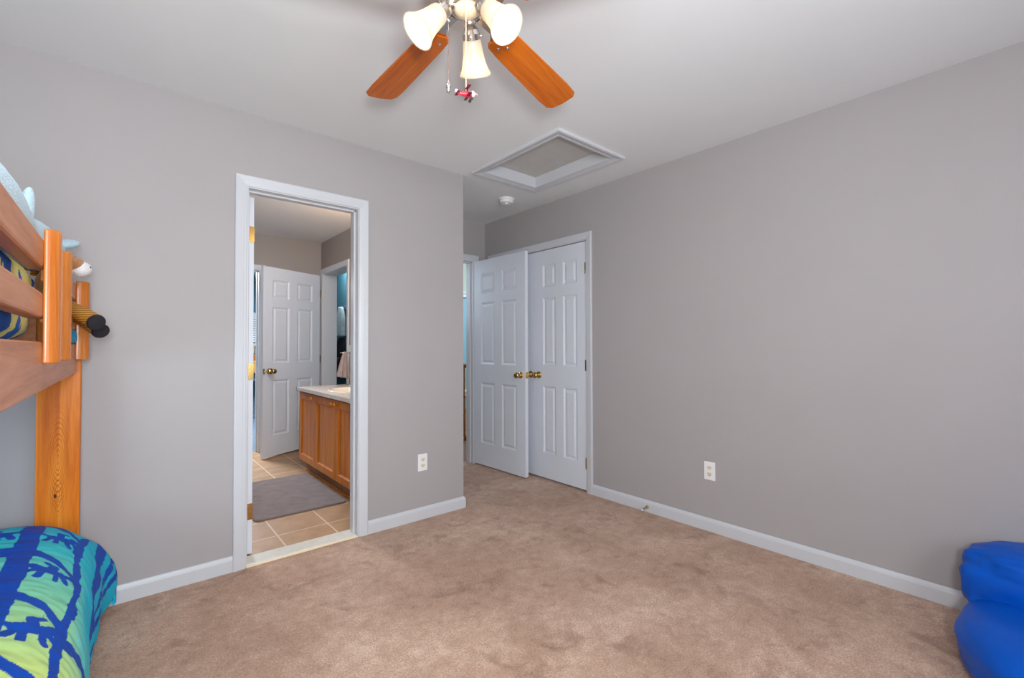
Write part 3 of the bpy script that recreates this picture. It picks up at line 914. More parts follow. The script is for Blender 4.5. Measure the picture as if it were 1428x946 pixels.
# offsets from the hub: across the view (r) and away (a)
def off(rr, aa): return (rr * 0.761 + aa * 0.6486, -rr * 0.6486 + aa * 0.761)
cx, cy = off(-0.053, -0.018); CZ = 0.012
bm = B(); tube(bm, [(cx * 0.8, cy * 0.8, -0.236), (cx, cy, -0.240), (cx, cy, -0.248)], 0.004, 8); obj('chain_spout', bm, M['nickel'], fan)
chain('pull_chain', cx, cy, -0.246, -0.480, M['chrome'], 0.0020)
bm = B(); lathe(bm, [(0, -0.476), (0.004, -0.478), (0.0085, -0.488), (0.0085, -0.493), (0.006, -0.496), (0.0065, -0.506), (0.003, -0.510), (0, -0.510)], (cx, cy, 0), (0, 0, 1), 14); obj('pull_fob', bm, M['chrome'], fan, smooth=True)
px_, py_ = off(0.003, -0.052)
bm = B(); tube(bm, [(px_ * 0.8, py_ * 0.8, -0.238), (px_, py_, -0.242), (px_, py_, -0.250)], 0.004, 8); obj('chain_spout', bm, M['nickel'], fan)
chain('pull_chain', px_, py_, -0.248, -0.5235, M['cream'], 0.0022)

# toy aeroplane on the second chain
pl = thing('toy_airplane', 'tiny red toy airplane hanging from a fan pull chain', 'toy airplane', (FX + px_, FY + py_, H - 0.532), math.radians(-40.44 + 24))
def tl(x, y, z):
    c, s = math.cos(math.radians(10)), math.sin(math.radians(10))
    return (x * c - z * s, y, x * s + z * c)
bm = B(); tube(bm, [tl(x, 0, z) for x, z in ((-0.026, 0.002), (-0.018, 0.001), (-0.004, 0.0), (0.010, 0.0), (0.016, 0.0))], [0.0030, 0.0048, 0.0078, 0.0085, 0.0078], 14); obj('fuselage', bm, M['red'], pl, smooth=True)
bm = B(); tube(bm, [tl(x, 0, 0) for x in (0.016, 0.018, 0.024, 0.028)], [0.0085, 0.0092, 0.0085, 0.0035], 14); obj('nose_cowl', bm, M['pink'], pl, smooth=True)
bm = B()
prism(bm, [(0.000, -0.027), (0.010, -0.027), (0.0115, 0.0), (0.010, 0.027), (0.000, 0.027), (-0.001, 0)], 0.0125, 0.0145, lambda x, y, z: tl(x, y, z)); obj('wing', bm, M['maroon'], pl, 0.0008)
bm = B()
prism(bm, [(0.000, -0.024), (0.009, -0.024), (0.010, 0.0), (0.009, 0.024), (0.000, 0.024), (-0.001, 0)], -0.0075, -0.0055, lambda x, y, z: tl(x, y, z)); obj('wing', bm, M['maroon'], pl, 0.0008)
bm = B()
prism(bm, [(-0.030, -0.014), (-0.022, -0.013), (-0.021, 0.013), (-0.030, 0.014)], 0.001, 0.0025, lambda x, y, z: tl(x, y, z)); obj('tailplane', bm, M['maroon'], pl)
bm = B()
prism(bm, [(-0.033, 0.004), (-0.030, 0.013), (-0.024, 0.012), (-0.018, 0.003)], -0.001, 0.001, lambda x, y, z: tl(x, z, y)); obj('tail_fin', bm, M['pink'], pl)
bm = B()
for a in (0.5, 0.5 + PI):
    ca, sa = math.cos(a), math.sin(a)
    prism(bm, [(0.0, -0.0015), (0.008, -0.003), (0.015, -0.002), (0.015, 0.002), (0.008, 0.003), (0.0, 0.0015)], 0.029, 0.0302, lambda x, y, z: tl(z, x * ca - y * sa, x * sa + y * ca))
lathe(bm, [(0.003, 0.0), (0.003, 0.003), (0, 0.005)], tl(0.0275, 0, 0), Vector(tl(1, 0, 0)), 10); obj('propeller', bm, M['nickel'], pl)
bm = B()
for y in (-0.020, 0.020, -0.011, 0.011):
    tube(bm, [tl(0.006, y, -0.0055), tl(0.006, y, 0.0125)], 0.0008, 5)
obj('wing_struts', bm, M['nickel'], pl)
bm = B()
for y in (-0.008, 0.008):
    tube(bm, [tl(0.010, y * 0.6, -0.007), tl(0.012, y, -0.015)], 0.0009, 5)
    lathe(bm, [(0, -0.0015), (0.0045, -0.0015), (0.0045, 0.0015), (0, 0.0015)], tl(0.012, y, -0.0165), (0, 1, 0), 12)
obj('landing_gear', bm, M['dark'], pl)

# ------------------------------------------------------------------ bunk bed
XO = -0.144                                   # outer face of the long side rail
bed = thing('bunk_bed', 'orange pine bunk bed with half-log guard posts', 'bunk bed', (0, 0, 0))
XI = -1.17
bm = B(); box(bm, 0, 0.130, 0, 0.040, 0, 1.30)
l0 = obj('leg', bm, M['pineZ'], bed, 0.004, loc=(-0.2595, 2.602, 0))
for (lx, ly) in ((XI, 2.602), (-0.2745, 0.600), (XI, 0.600)):
    q = l0.copy(); COL.objects.link(q); q.parent = bed; q.location = (lx, ly, 0)
bm = B(); box(bm, XO - 0.038, XO, 0.642, 2.600, 1.070, 1.187); obj('side_rail', bm, M['pineY'], bed, 0.004)
bm = B(); box(bm, XI, XI + 0.038, 0.642, 2.600, 1.070, 1.187); obj('side_rail', bm, M['pineY'], bed, 0.004)
for z0, z1 in ((1.362, 1.430), (1.243, 1.303)):
    for y0, y1 in ((0.642, 1.595), (1.850, 2.590)):
        bm = B(); box(bm, XO - 0.036, XO, y0, y1, z0, z1); obj('guard_rail', bm, M['pineY'], bed, 0.006)
    bm = B(); box(bm, XI, XI + 0.036, 0.642, 2.600, z0, z1); obj('guard_rail', bm, M['pineY'], bed, 0.006)
def half_post(y, x0, x1, z0=1.135, z1=1.455):
    bm = B()
    n = 20
    poly = [(x0 + (x1 - x0) * math.sin(PI * k / n) ** 0.8, y - 0.031 * math.cos(PI * k / n)) for k in range(n + 1)]
    prism(bm, poly, z0, z1)
    return obj('guard_post', bm, M['pineP'], bed, 0.004)
half_post(0.80, XO, -0.1165)
half_post(1.565, XO, -0.1150)
half_post(1.880, XO, -0.1160)
half_post(2.545, XO, -0.1035, 1.124, 1.441)
for z0, z1 in ((1.190, 1.30), (1.07, 1.187), (0.12, 0.24)):
    bm = B(); box(bm, XI + 0.131, -0.2605, 2.606, 2.636, z0, z1); obj('end_board', bm, M['pineY'], bed, 0.004)
    bm = B(); box(bm, XI + 0.131, -0.2755, 0.604, 0.636, z0, z1); obj('end_board', bm, M['pineY'], bed, 0.004)
for k in range(10):
    y = 0.70 + k * 0.20
    bm = B(); box(bm, XI + 0.039, XO - 0.039, y, y + 0.07, 1.085, 1.103); obj('slat', bm, M['pineY'], bed)
bm = B(); box(bm, XI + 0.039, -0.30, 0.642, 2.600, 0.12, 0.235); obj('bunk_base', bm, M['pineY'], bed, 0.004)

# mattress of the top bunk with its rounded edges, and the bedding
mt = thing('mattress', 'pale mattress on the top bunk behind the side rail', 'mattress', (0, 0, 0))
bm = B(); box(bm, XI + 0.05, -0.192, 0.66, 2.59, 1.104, 1.186); obj('mattress_body', bm, M['whitecloth'], mt, 0.02, segs=3)

def lump(seed, amp, fr):
    def f(d): return 1 + amp * mnoise.noise(Vector((d.x * fr + seed, d.y * fr, d.z * fr))) + amp * 0.4 * mnoise.noise(Vector((d.x * fr * 3, d.y * fr * 3 + seed, d.z * fr * 3)))
    return f
def cloth_blob(name, c, r, mat, seed, amp=0.06, fr=2.5, e=0.55, label=None, cat=None, group=None, n=72, m=44):
    bm = B(); blob(bm, (0, 0, 0), r, n, m, lump(seed, amp, fr), e)
    o = obj(name, bm, mat, None, smooth=True, loc=c)
    return tag(o, label, cat, group)
cloth_blob('comforter', (-0.60, 1.435, 1.302), (0.402, 0.765, 0.125), M['yellowblue'], 3.1, 0.05, 2.0, 0.36, 'yellow and blue patterned comforter heaped on the top bunk', 'comforter')
cloth_blob('rolled_blanket', (-0.178, 2.43, 1.217), (0.042, 0.150, 0.030), M['cyan'], 5.7, 0.05, 2, 0.6, 'bright cyan rolled blanket at the far end of the top bunk', 'blanket')

# pale blue plush fish/whale lying along the guard rail
sh = thing('plush_whale', 'pale blue plush sea animal lying along the top bunk rail', 'plush toy', (-0.225, 1.6, 1.30))
bm = B()
pts = [(-0.03, -0.62, 0.15), (-0.03, -0.50, 0.165), (-0.02, -0.32, 0.172), (-0.01, -0.14, 0.168), (0.0, 0.06, 0.158), (0.0, 0.22, 0.172), (0.0, 0.38, 0.186), (0.01, 0.54, 0.180), (0.03, 0.72, 0.225), (0.045, 0.82, 0.255)]
tube(bm, pts, [0.03, 0.075, 0.090, 0.080, 0.058, 0.066, 0.084, 0.060, 0.030, 0.018], 24)
obj('body', bm, M['plushblue'], sh, smooth=True, subsurf=1)
bm = B()
tube(bm, [(0.020, 0.13, 0.20), (0.028, 0.14, 0.240), (0.032, 0.15, 0.285), (0.034, 0.155, 0.300)], [0.040, 0.030, 0.020, 0.008], 14, sq=[(1, 0.6)] * 4)
obj('fin', bm, M['plushblue'], sh, smooth=True, subsurf=1)
bm = B()
tube(bm, [(0.035, 0.76, 0.245), (0.055, 0.83, 0.268), (0.072, 0.90, 0.290), (0.080, 0.94, 0.300)], [0.020, 0.040, 0.026, 0.006], 14, sq=[(1, 0.5)] * 4)
tube(bm, [(0.035, 0.76, 0.245), (-0.02, 0.83, 0.268), (-0.06, 0.88, 0.285), (-0.085, 0.90, 0.295)], [0.020, 0.040, 0.026, 0.006], 14, sq=[(1, 0.5)] * 4)
obj('tail_fluke', bm, M['plushblue'], sh, smooth=True, subsurf=1)

# plush horse: head over the top rail, legs dangling out between the rails
ph = thing('plush_horse', 'brown and white plush horse dangling its corduroy legs out of the top bunk', 'plush toy', (-0.222, 2.27, 1.19))
bm = B()
tube(bm, [(0.012, 0.16, 0.125), (0.010, 0.12, 0.150), (0.012, 0.06, 0.180), (0.022, 0.02, 0.215), (0.034, 0.0, 0.245), (0.045, 0.01, 0.272)], [0.024, 0.036, 0.040, 0.038, 0.034, 0.028], 18)
obj('body', bm, M['plushbrown'], ph, smooth=True, subsurf=1)
bm = B(); blob(bm, (0.062, 0.02, 0.288), (0.052, 0.050, 0.030), 20, 14, e=0.9); obj('head', bm, M['plushbrown'], ph, smooth=True)
bm = B(); blob(bm, (0.100, 0.03, 0.272), (0.034, 0.038, 0.030), 20, 14); mz = obj('muzzle', bm, M['plushwhite'], ph, smooth=True); mz['label'] = 'white muzzle'
bm = B()
for p in ((0.128, 0.015, 0.278), (0.130, 0.042, 0.278)): blob(bm, p, (0.004, 0.004, 0.004), 8, 6)
obj('nostril', bm, M['black'], mz)
for p in ((0.088, -0.004, 0.306), (0.09, 0.05, 0.306)):
    bm = B(); blob(bm, p, (0.006, 0.006, 0.006), 10, 8); obj('eye', bm, M['black'], ph, smooth=True)
for p, q in (((0.03, -0.02, 0.305), (0.015, -0.055, 0.318)), ((0.03, 0.055, 0.305), (0.015, 0.09, 0.318))):
    bm = B(); m_ = Vector(p).lerp(Vector(q), .5); tube(bm, [p, m_ + Vector((0, 0, .008)), q], [0.012, 0.016, 0.004], 10, sq=[(1, .5)] * 3); obj('ear', bm, M['plushbrown'], ph, smooth=True)
bm = B(); tube(bm, [(0.06, 0.02, 0.320), (0.02, 0.02, 0.322), (-0.01, 0.02, 0.285), (-0.015, 0.02, 0.235)], [0.006, 0.014, 0.016, 0.010], 10); obj('mane', bm, M['corduroy'], ph, smooth=True)
def plush_leg(pts, r):
    a, b = Vector(pts[-2]), Vector(pts[-1])
    d = (b - a).normalized()
    L = (Vector(pts[-1]) - Vector(pts[0])).length
    o = bpy.data.objects.new('leg', None)
    bm = B(); tube(bm, pts, [r * 0.80, r * 0.92, r, r * 1.04], 20)
    lg = obj('leg', bm, M['corduroy'], ph, smooth=False)
    bm = B(); lathe(bm, [(0, 0), (r * 1.06, 0), (r * 1.08, 0.004), (r * 1.0, 0.010), (0, 0.012)], b, d, 20)
    obj('hoof', bm, M['black'], lg)['label'] = 'black hoof'
    bpy.data.objects.remove(o)
plush_leg([(0.010, 0.10, 0.155), (0.058, 0.05, 0.138), (0.108, -0.01, 0.104), (0.148, -0.075, 0.074)], 0.0265)
plush_leg([(0.035, 0.25, 0.140), (0.075, 0.20, 0.118), (0.118, 0.14, 0.082), (0.156, 0.075, 0.048)], 0.0265)

# ------------------------------------------------------------------ lower comforter: a dense printed sheet
def comfort_xz(s, y):
    """cross-section: s = distance across from the inner side; returns x, z"""
    e = max(0.0, min(1.0, (y - 2.15) / 0.55))
    e = e * e * (3 - 2 * e)
    P = [(-1.20, 0.505), (-0.80, 0.53), (-0.45, 0.535), (-0.30, 0.530), (-0.215, 0.512), (-0.150, 0.475), (-0.105 + 0.010 * e, 0.415), (-0.078 + 0.030 * e, 0.335 - 0.01 * e), (-0.070 + 0.062 * e, 0.235 - 0.02 * e), (-0.078 + 0.078 * e, 0.140 - 0.015 * e), (-0.100 + 0.085 * e, 0.020 + 0.055 * e)]
    return P
def cat(P, t):
    n = len(P) - 1
    f = t * n; i = min(int(f), n - 1); u = f - i
    g = lambda k: P[max(0, min(n, k))]
    out = []
    for c in range(len(P[0])):
        a, b, d, e = g(i - 1)[c], g(i)[c], g(i + 1)[c], g(i + 2)[c]
        out.append(0.5 * ((2 * b) + (-a + d) * u + (2 * a - 5 * b + 4 * d - e) * u * u + (-a + 3 * b - 3 * d + e) * u ** 3))
    return out
C_TURQ, C_AQUA, C_GREEN, C_YEL, C_BLUE = (Vector(srgb(*c)[:3]) for c in ((0, 190, 224), (58, 204, 212), (136, 218, 176), (204, 232, 136), (0, 76, 186)))
def segd(p, a, b):
    ab = b - a
    t = max(0, min(1, (p - a).dot(ab) / ab.length_squared))
    return (p - a - ab * t).length
V2 = lambda x, y: Vector((x, y))
# figures printed between the branches: limbs of a leaping animal, cloth coordinates (across, along), metres
FIG = [((-.02, .0), (.02, .008), .011), ((.02, .008), (.038, .03), .008), ((-.02, 0), (-.036, -.03), .006), ((-.012, 0), (-.012, -.04), .005), ((.014, .004), (.024, -.036), .005), ((.026, .01), (.046, -.014), .005), ((.0, .006), (-.004, .036), .008), ((-.004, .034), (.014, .05), .005), ((-.022, .002), (-.05, .014), .005)]
def fig(p, c, k=1.0, m=1):
    q = (p - c) / (k * 1.3)
    q = V2(q.x * m, q.y)
    return min(segd(q, V2(*a), V2(*b)) - r * 1.45 for a, b, r in FIG) * k
def pattern(sx, y):
    """sx: x on the flat top carried on as arc length down the side"""
    wob = 0.010 * mnoise.noise(Vector((sx * 9, y * 9, 0))) + 0.005 * mnoise.noise(Vector((sx * 34, y * 34, 4)))
    base = C_YEL.lerp(C_GREEN, max(0, min(1, (y - 1.45) / 0.35)))
    base = base.lerp(C_AQUA, max(0, min(1, (y - 1.80) / 0.40)))
    base = base.lerp(C_TURQ, max(0, min(1, (y - 2.15) / 0.35)))
    if sx > -0.06: base = base.lerp(C_TURQ, min(1, (sx + 0.06) / 0.08) * max(0, min(1, (y - 1.5) / .4)))
    d = 1.0
    p = V2(sx, y)
    for tx in (-0.235, -0.68, -1.0):
        d = min(d, abs(sx - tx - 0.06 * (0 if tx > -.3 else (y - 2))) - 0.029 + wob * 0.6)
    # seam trunk along the edge of the bed
    d = min(d, abs(sx + 0.070 + 0.012 * math.sin(y * 9)) - 0.015 + wob * 1.4)
    for k, y0 in enumerate((2.51, 2.15, 1.82, 1.48, 1.12, 0.8)):
        t = sx + 0.235
        yy = y0 - (0.9 * max(0, t) ** 1.3 * 1.6 if t > 0 else -0.10 * t)
        if sx < -0.06: d = min(d, abs(y - yy) - (0.030 + 0.008 * math.sin(sx * 23 + k)) + wob)
    # side drape: limbs running towards the foot, slanting ones nearer the head
    t = sx + 0.06
    if t > 0:
        if y > 1.95:
            k = min(1.0, (y - 1.95) / 0.15)
            for c, hw in ((0.075, 0.036), (0.175, 0.016), (0.235, 0.016)):
                d = min(d, abs(t - c - 0.16 * (2.7 - y)) - hw * k + wob)
        else:
            for k, y0 in enumerate((1.86, 1.56, 1.28)):
                d = min(d, abs(y - (y0 - 0.22 + 0.55 * t)) - (0.026 if k % 2 == 0 else 0.016) + wob)
    if sx > 0.30: d = min(d, 0.335 - sx + wob)
    for c, k, m in ((V2(-0.150, 2.31), .95, 1), (V2(-0.150, 1.99), 1.0, -1), (V2(-0.15, 1.62), 1.1, 1), (V2(-0.33, 2.33), 1.1, -1), (V2(-0.36, 1.98), 1.0, 1), (V2(-0.5, 2.2), 1.1, 1)):
        d = min(d, fig(p, c, k, m) + wob * 0.35)
    return C_BLUE if d < 0 else base
NX, NY = 300, 460
bm = B()
lay = bm.verts.layers.float_color.new('pattern')
Y0, Y1 = 0.66, 2.594
grid = []
for j in range(NY + 1):
    v = j / NY
    row = []
    for i in range(NX + 1):
        # most rows of vertices go to the visible outer half
        t = i / NX
        t = t * 0.55 / 0.25 * 1.0 if t < 0.25 * 0.36 else t
        t = i / NX
        tt = 0.30 * (t / 0.12) if t < 0.12 else 0.30 + 0.70 * (t - 0.12) / 0.88
        ytop = Y0 + (Y1 - Y0) * v
        P = comfort_xz(0, ytop)
        x, z = cat(P, tt)
        # the foot end rounds over, further out on the draped side where the cloth fans past the post
        endy = 2.592
        if x > -0.125:
            q = min(1, (x + 0.125) / 0.09)
            endy = 2.592 + 0.168 * q * q * (3 - 2 * q)
        y = Y0 + (endy - Y0) * v
        if v > 0.86 and tt < 0.86:
            q = (v - 0.86) / 0.14
            z -= 0.060 * q ** 2.2 * (1 - max(0, (tt - 0.70) / 0.16))
        # quilting and creases
        n = Vector((0.15, 0, 1)) if tt < 0.5 else Vector((1, 0, 0.2))
        cr = 0.0055 * mnoise.noise(Vector((x * 6, y * 16, z * 6))) + 0.003 * mnoise.noise(Vector((x * 20, y * 42, z * 20)))
        if tt > 0.62: cr += 0.010 * math.sin(y * 24 + z * 4) * (tt - 0.62) / 0.38
        x += n.x * cr; z += n.z * cr
        z = max(z, 0.006)
        x = min(x, 0.02)
        vt = bm.verts.new((x, y, z))
        row.append((vt, x, y, z))
    # arc length across
    s = row[0][1]
    prev = None
    for vt, x, y, z in row:
        if prev: s += math.hypot(x - prev[0], z - prev[1])
        prev = (x, z)
        c = pattern(s, y)
        vt[lay] = (c.x, c.y, c.z, 1)
    grid.append([r[0] for r in row])
for a, b in zip(grid, grid[1:]):
    for i in range(NX):
        bm.faces.new((a[i], a[i + 1], b[i + 1], b[i]))
# the foot end hangs down inside, closing the sheet
last = grid[-1]
prev = last
for k, (dy, f) in enumerate(((0.006, 0.93), (0.004, 0.72), (-0.004, 0.45), (-0.01, 0.2))):
    cur = []
    for vt in last:
        nv = bm.verts.new((vt.co.x, vt.co.y + dy - (0.012 if vt.co.y > 2.7 else 0.0), max(0.006, vt.co.z * f)))
        nv[lay] = vt[lay]
        cur.append(nv)
    for i in range(NX):
        bm.faces.new((prev[i], prev[i + 1], cur[i + 1], cur[i]))
    prev = cur
co = obj('comforter', bm, M['comfort'], None, smooth=True)
tag(co, 'turquoise and blue jungle print comforter draped over the lower bunk', 'comforter')

# ------------------------------------------------------------------ bean bag chair
bb = thing('bean_bag_chair', 'royal blue bean bag chair slumped against the right wall', 'bean bag', (2.40, -0.33, 0))
def bag(c, r, e, seed, amp, fr, gather=0.0, n=110, m=70, flat=0.0):
    bm = B()
    def sp(v, k): return math.copysign(abs(v) ** k, v)
    rows = []
    for i in range(m + 1):
        t = -PI / 2 + PI * i / m
        row = []
        for k in range(n):
            a = 2 * PI * k / n
            d = Vector((sp(math.cos(t), e[1]) * sp(math.cos(a), e[0]), sp(math.cos(t), e[1]) * sp(math.sin(a), e[0]), sp(math.sin(t), e[1])))
            q = 1 + amp * mnoise.noise(d * fr + Vector((seed, 0, 0))) + amp * 0.5 * mnoise.noise(d * fr * 2.3 + Vector((0, seed, 0)))
            # folds gathered towards the seam
            q += gather * math.sin(a * 9 + 3 * math.sin(a * 2 + seed)) * max(0, -math.sin(t) + 0.35) * 0.5
            q += gather * 0.8 * abs(mnoise.noise(Vector((d.x * 2, d.y * 5, d.z * 2 + seed))))
            p = Vector(c) + Vector((d.x * r[0], d.y * r[1], d.z * r[2])) * q
            p.z = max(p.z, 0.0)
            p.x = min(p.x, XR - 0.016 - 2.40)
            row.append(p)
            if i in (0, m): break
        rows.append([bm.verts.new(p) for p in row])
    for a, b in zip(rows, rows[1:]):
        for k in range(n):
            if len(a) == 1: bm.faces.new((a[0], b[(k + 1) % n], b[k]))
            elif len(b) == 1: bm.faces.new((a[k], a[(k + 1) % n], b[0]))
            else: bm.faces.new((a[k], a[(k + 1) % n], b[(k + 1) % n], b[k]))
    return bm
obj('seat', bag((0.02, -0.01, 0.098), (0.43, 0.580, 0.150), (0.85, 0.68), 2.0, 0.03, 1.6, 0.012), M['beanbag'], bb, smooth=True)
obj('backrest', bag((0.265, 0.0, 0.238), (0.200, 0.578, 0.160), (0.70, 0.50), 6.3, 0.05, 2.6, 0.022), M['beanbag'], bb, smooth=True)

# ------------------------------------------------------------------ bathroom vanity
VX, VY0, VY1, VZ = 1.285, 2.93, 4.645, 0.762
va = thing('vanity_cabinet', 'honey oak bathroom vanity cabinet with raised doors', 'vanity', (VX, VY1, 0))
LW = VY1 - VY0
bm = B(); box(bm, 0.020, XBR - VX - 0.002, -LW, 0, 0.105, VZ - 0.001); obj('carcass', bm, M['oak'], va, 0.002)
bm = B(); box(bm, 0.066, 0.080, -LW, -0.02, 0.0, 0.105); obj('toe_board', bm, M['oakdark'], va); 
bm = B(); box(bm, 0.058, 0.066, -LW, -0.02, 0.0, 0.018); obj('shoe_moulding', bm, M['oak'], va, 0.003)
edges = [(-0.012, -0.470), (-0.482, -0.968), (-0.980, -1.466)]
for k, (a, b) in enumerate(edges):
    w_ = a - b
    bm = B()
    mpd = lambda x, y, z, a=a: (0.020 - 0.019 + y, a - x, 0.118 + z)
    hgt = VZ - 0.118 - 0.012
    fr = 0.056
    # frame-and-panel door: flat frame with a sunk panel
    xs = [0, fr, w_ - fr, w_]; zs = [0, fr, hgt - fr, hgt]
    V = {}
    def v(x, z, d=0.0):
        key = (round(x, 5), round(z, 5), round(d, 5))
        if key not in V: V[key] = bm.verts.new(mpd(x, d, z))
        return V[key]
    for i in range(3):
        for j in range(3):
            if i == 1 and j == 1:
                rings = [[v(xs[1] + t, zs[1] + t, d), v(xs[2] - t, zs[1] + t, d), v(xs[2] - t, zs[2] - t, d), v(xs[1] + t, zs[2] - t, d)] for t, d in ((0, 0), (0.003, 0.003), (0.012, 0.010))]
                for p, q in zip(rings, rings[1:]):
                    for e in range(4): bm.faces.new((p[e], p[(e + 1) % 4], q[(e + 1) % 4], q[e]))
                bm.faces.new(rings[-1])
            else:
                bm.faces.new((v(xs[i], zs[j]), v(xs[i + 1], zs[j]), v(xs[i + 1], zs[j + 1]), v(xs[i], zs[j + 1])))
    for q in ((0, 0, 0, hgt), (w_, 0, w_, hgt), (0, 0, w_, 0), (0, hgt, w_, hgt)):
        bm.faces.new([v(q[0], q[1]), v(q[2], q[3]), v(q[2], q[3], 0.0185), v(q[0], q[1], 0.0185)])
    dr_ = obj('door', bm, M['oak'], va)
    ky = (b + 0.03, b + 0.03, a - 0.03)[k]
    bm = B(); lathe(bm, [(0.006, 0), (0.006, 0.010), (0.015, 0.016), (0.0165, 0.022), (0.012, 0.028), (0, 0.030)], (0.0, ky, VZ - 0.045), (-1, 0, 0), 18)
    obj('knob', bm, M['oak'], dr_, smooth=True)

ct = thing('vanity_countertop', 'speckled pale countertop with oval basin on the oak vanity', 'countertop', (VX - 0.022, VY1 + 0.012, VZ))
CW = XBR - VX + 0.020
# top with an oval hole: radial strip between the rectangle and the oval
bm = B()
ocx, ocy, ra, rb = 0.290, -0.66, 0.185, 0.240
L2 = LW + 0.012
nn = 64
inner, outer, innerb = [], [], []
for k in range(nn):
    a = 2 * PI * k / nn
    c, s = math.cos(a), math.sin(a)
    inner.append((ocx + ra * c, ocy + rb * s))
    # ray to the rectangle [0,CW] x [-1.3, 0]
    ts = []
    if c > 1e-9: ts.append((CW - ocx) / c)
    if c < -1e-9: ts.append(-ocx / c)
    if s > 1e-9: ts.append((0 - ocy) / s)
    if s < -1e-9: ts.append((-1.32 - ocy) / s)
    t = min(ts)
    outer.append((ocx + c * t, ocy + s * t))
vi = [bm.verts.new((x, y, 0.032)) for x, y in inner]; vo = [bm.verts.new((x, y, 0.032)) for x, y in outer]
for k in range(nn): bm.faces.new((vi[k], vi[(k + 1) % nn], vo[(k + 1) % nn], vo[k]))
box(bm, 0, CW, -L2, -1.3205, 0.0, 0.032)
box(bm, 0, 0.014, -1.32, 0, 0.0, 0.0319); box(bm, 0, CW, -0.014, 0, 0.0, 0.0319); box(bm, 0.0, CW, -1.32, 0, 0.0, 0.002)
obj('slab', bm, M['counter'], ct)
bm = B()
rings = []
for f, z in ((1.09, 0.032), (1.085, 0.0375), (1.03, 0.0395), (0.97, 0.037), (0.93, 0.020), (0.82, -0.035), (0.60, -0.085), (0.25, -0.105), (0.06, -0.108)):
    rings.append([bm.verts.new((ocx + ra * f * math.cos(2 * PI * k / nn), ocy + rb * f * math.sin(2 * PI * k / nn), z)) for k in range(nn)])
for a, b in zip(rings, rings[1:]):
    for k in range(nn): bm.faces.new((a[k], a[(k + 1) % nn], b[(k + 1) % nn], b[k]))
bm.faces.new(rings[-1])
obj('basin', bm, M['basin'], ct, smooth=True)['label'] = 'bone coloured oval basin'
bm = B(); box(bm, CW - 0.020, CW - 0.001, -L2, 0, 0.032, 0.115); obj('backsplash', bm, M['counter'], ct, 0.004)

fc = thing('faucet', 'chrome basin faucet behind the vanity sink', 'faucet', (VX + 0.465, VY1 - 0.65, VZ + 0.0325))
bm = B(); lathe(bm, [(0, 0), (0.026, 0), (0.024, 0.008), (0.016, 0.016), (0.014, 0.060), (0, 0.062)], n=20); obj('base', bm, M['chrome'], fc, smooth=True)
bm = B(); tube(bm, [(0, 0, 0.055), (-0.015, 0, 0.10), (-0.055, 0, 0.115), (-0.10, 0, 0.098), (-0.108, 0, 0.080)], [0.013, 0.012, 0.011, 0.010, 0.010], 14); obj('spout', bm, M['chrome'], fc, smooth=True)
for s in (-1, 1):
    bm = B(); lathe(bm, [(0, 0), (0.022, 0), (0.020, 0.010), (0.012, 0.020), (0.016, 0.040), (0.010, 0.050), (0, 0.051)], (0.0, s * 0.10, 0), n=18); obj('handle', bm, M['chrome'], fc, smooth=True)

# hand towel stand on the counter
ts = thing('towel_stand', 'small metal stand on the far end of the vanity counter', 'towel stand', (1.735, 4.53, VZ + 0.0325))
bm = B(); lathe(bm, [(0, 0), (0.045, 0), (0.043, 0.008), (0.012, 0.014), (0.0, 0.014)], n=24); obj('foot', bm, M['nickel'], ts)
bm = B(); tube(bm, [(0, 0, 0.01), (0, 0, 0.30), (-0.01, 0, 0.318), (-0.03, 0, 0.322), (-0.10, 0.0, 0.322)], 0.006, 10); obj('post', bm, M['nickel'], ts, smooth=True)
bm = B(); lathe(bm, [(0, 0.0), (0.009, 0.004), (0.009, 0.012), (0, 0.016)], (0, 0, 0.318), (0, 0, 1), 12); obj('finial', bm, M['nickel'], ts)

bm = B()
nu, nv = 36, 24
def towel_pt(u, v, side):
    flare = 0.22 + 0.78 * v ** 0.8
    wdt = 0.060 * flare
    fold = 0.016 * math.sin(u * 5.0 * PI + 0.6) * (0.3 + 0.7 * v)
    return (-0.052 - 0.020 * v + (u - 0.5) * 2 * wdt, side * (0.008 + 0.010 * v) + fold, 0.332 - 0.245 * v - 0.02 * u * v)
for side in (-1, 1):
    g = [[bm.verts.new(towel_pt(i / nu, j / nv, side)) for i in range(nu + 1)] for j in range(nv + 1)]
    for a, b in zip(g, g[1:]):
        for i in range(nu): bm.faces.new((a[i], a[i + 1], b[i + 1], b[i]))
    if side == -1: first = g[0]
    else:
        for i in range(nu): bm.faces.new((first[i], first[i + 1], g[0][i + 1], g[0][i]))
o = obj('hand_towel', bm, M['towel'], None, smooth=True, loc=(1.735, 4.53, VZ + 0.0325))
sm = o.modifiers.new('solid', 'SOLIDIFY'); sm.thickness = 0.004
tag(o, 'taupe hand towel folded over the metal counter stand', 'hand towel')

sw = thing('light_switch', 'pale switch plate on the bathroom wall beside the far casing', 'light switch', (XBR, 4.765, 1.135), -PI / 2)
bm = B(); box(bm, -0.036, 0.036, -0.006, 0.0, -0.058, 0.058); obj('cover_plate', bm, M['plate'], sw, 0.003)
bm = B(); box(bm, -0.006, 0.006, -0.014, -0.006, -0.004, 0.012); obj('toggle', bm, M['plate'], sw, 0.001)

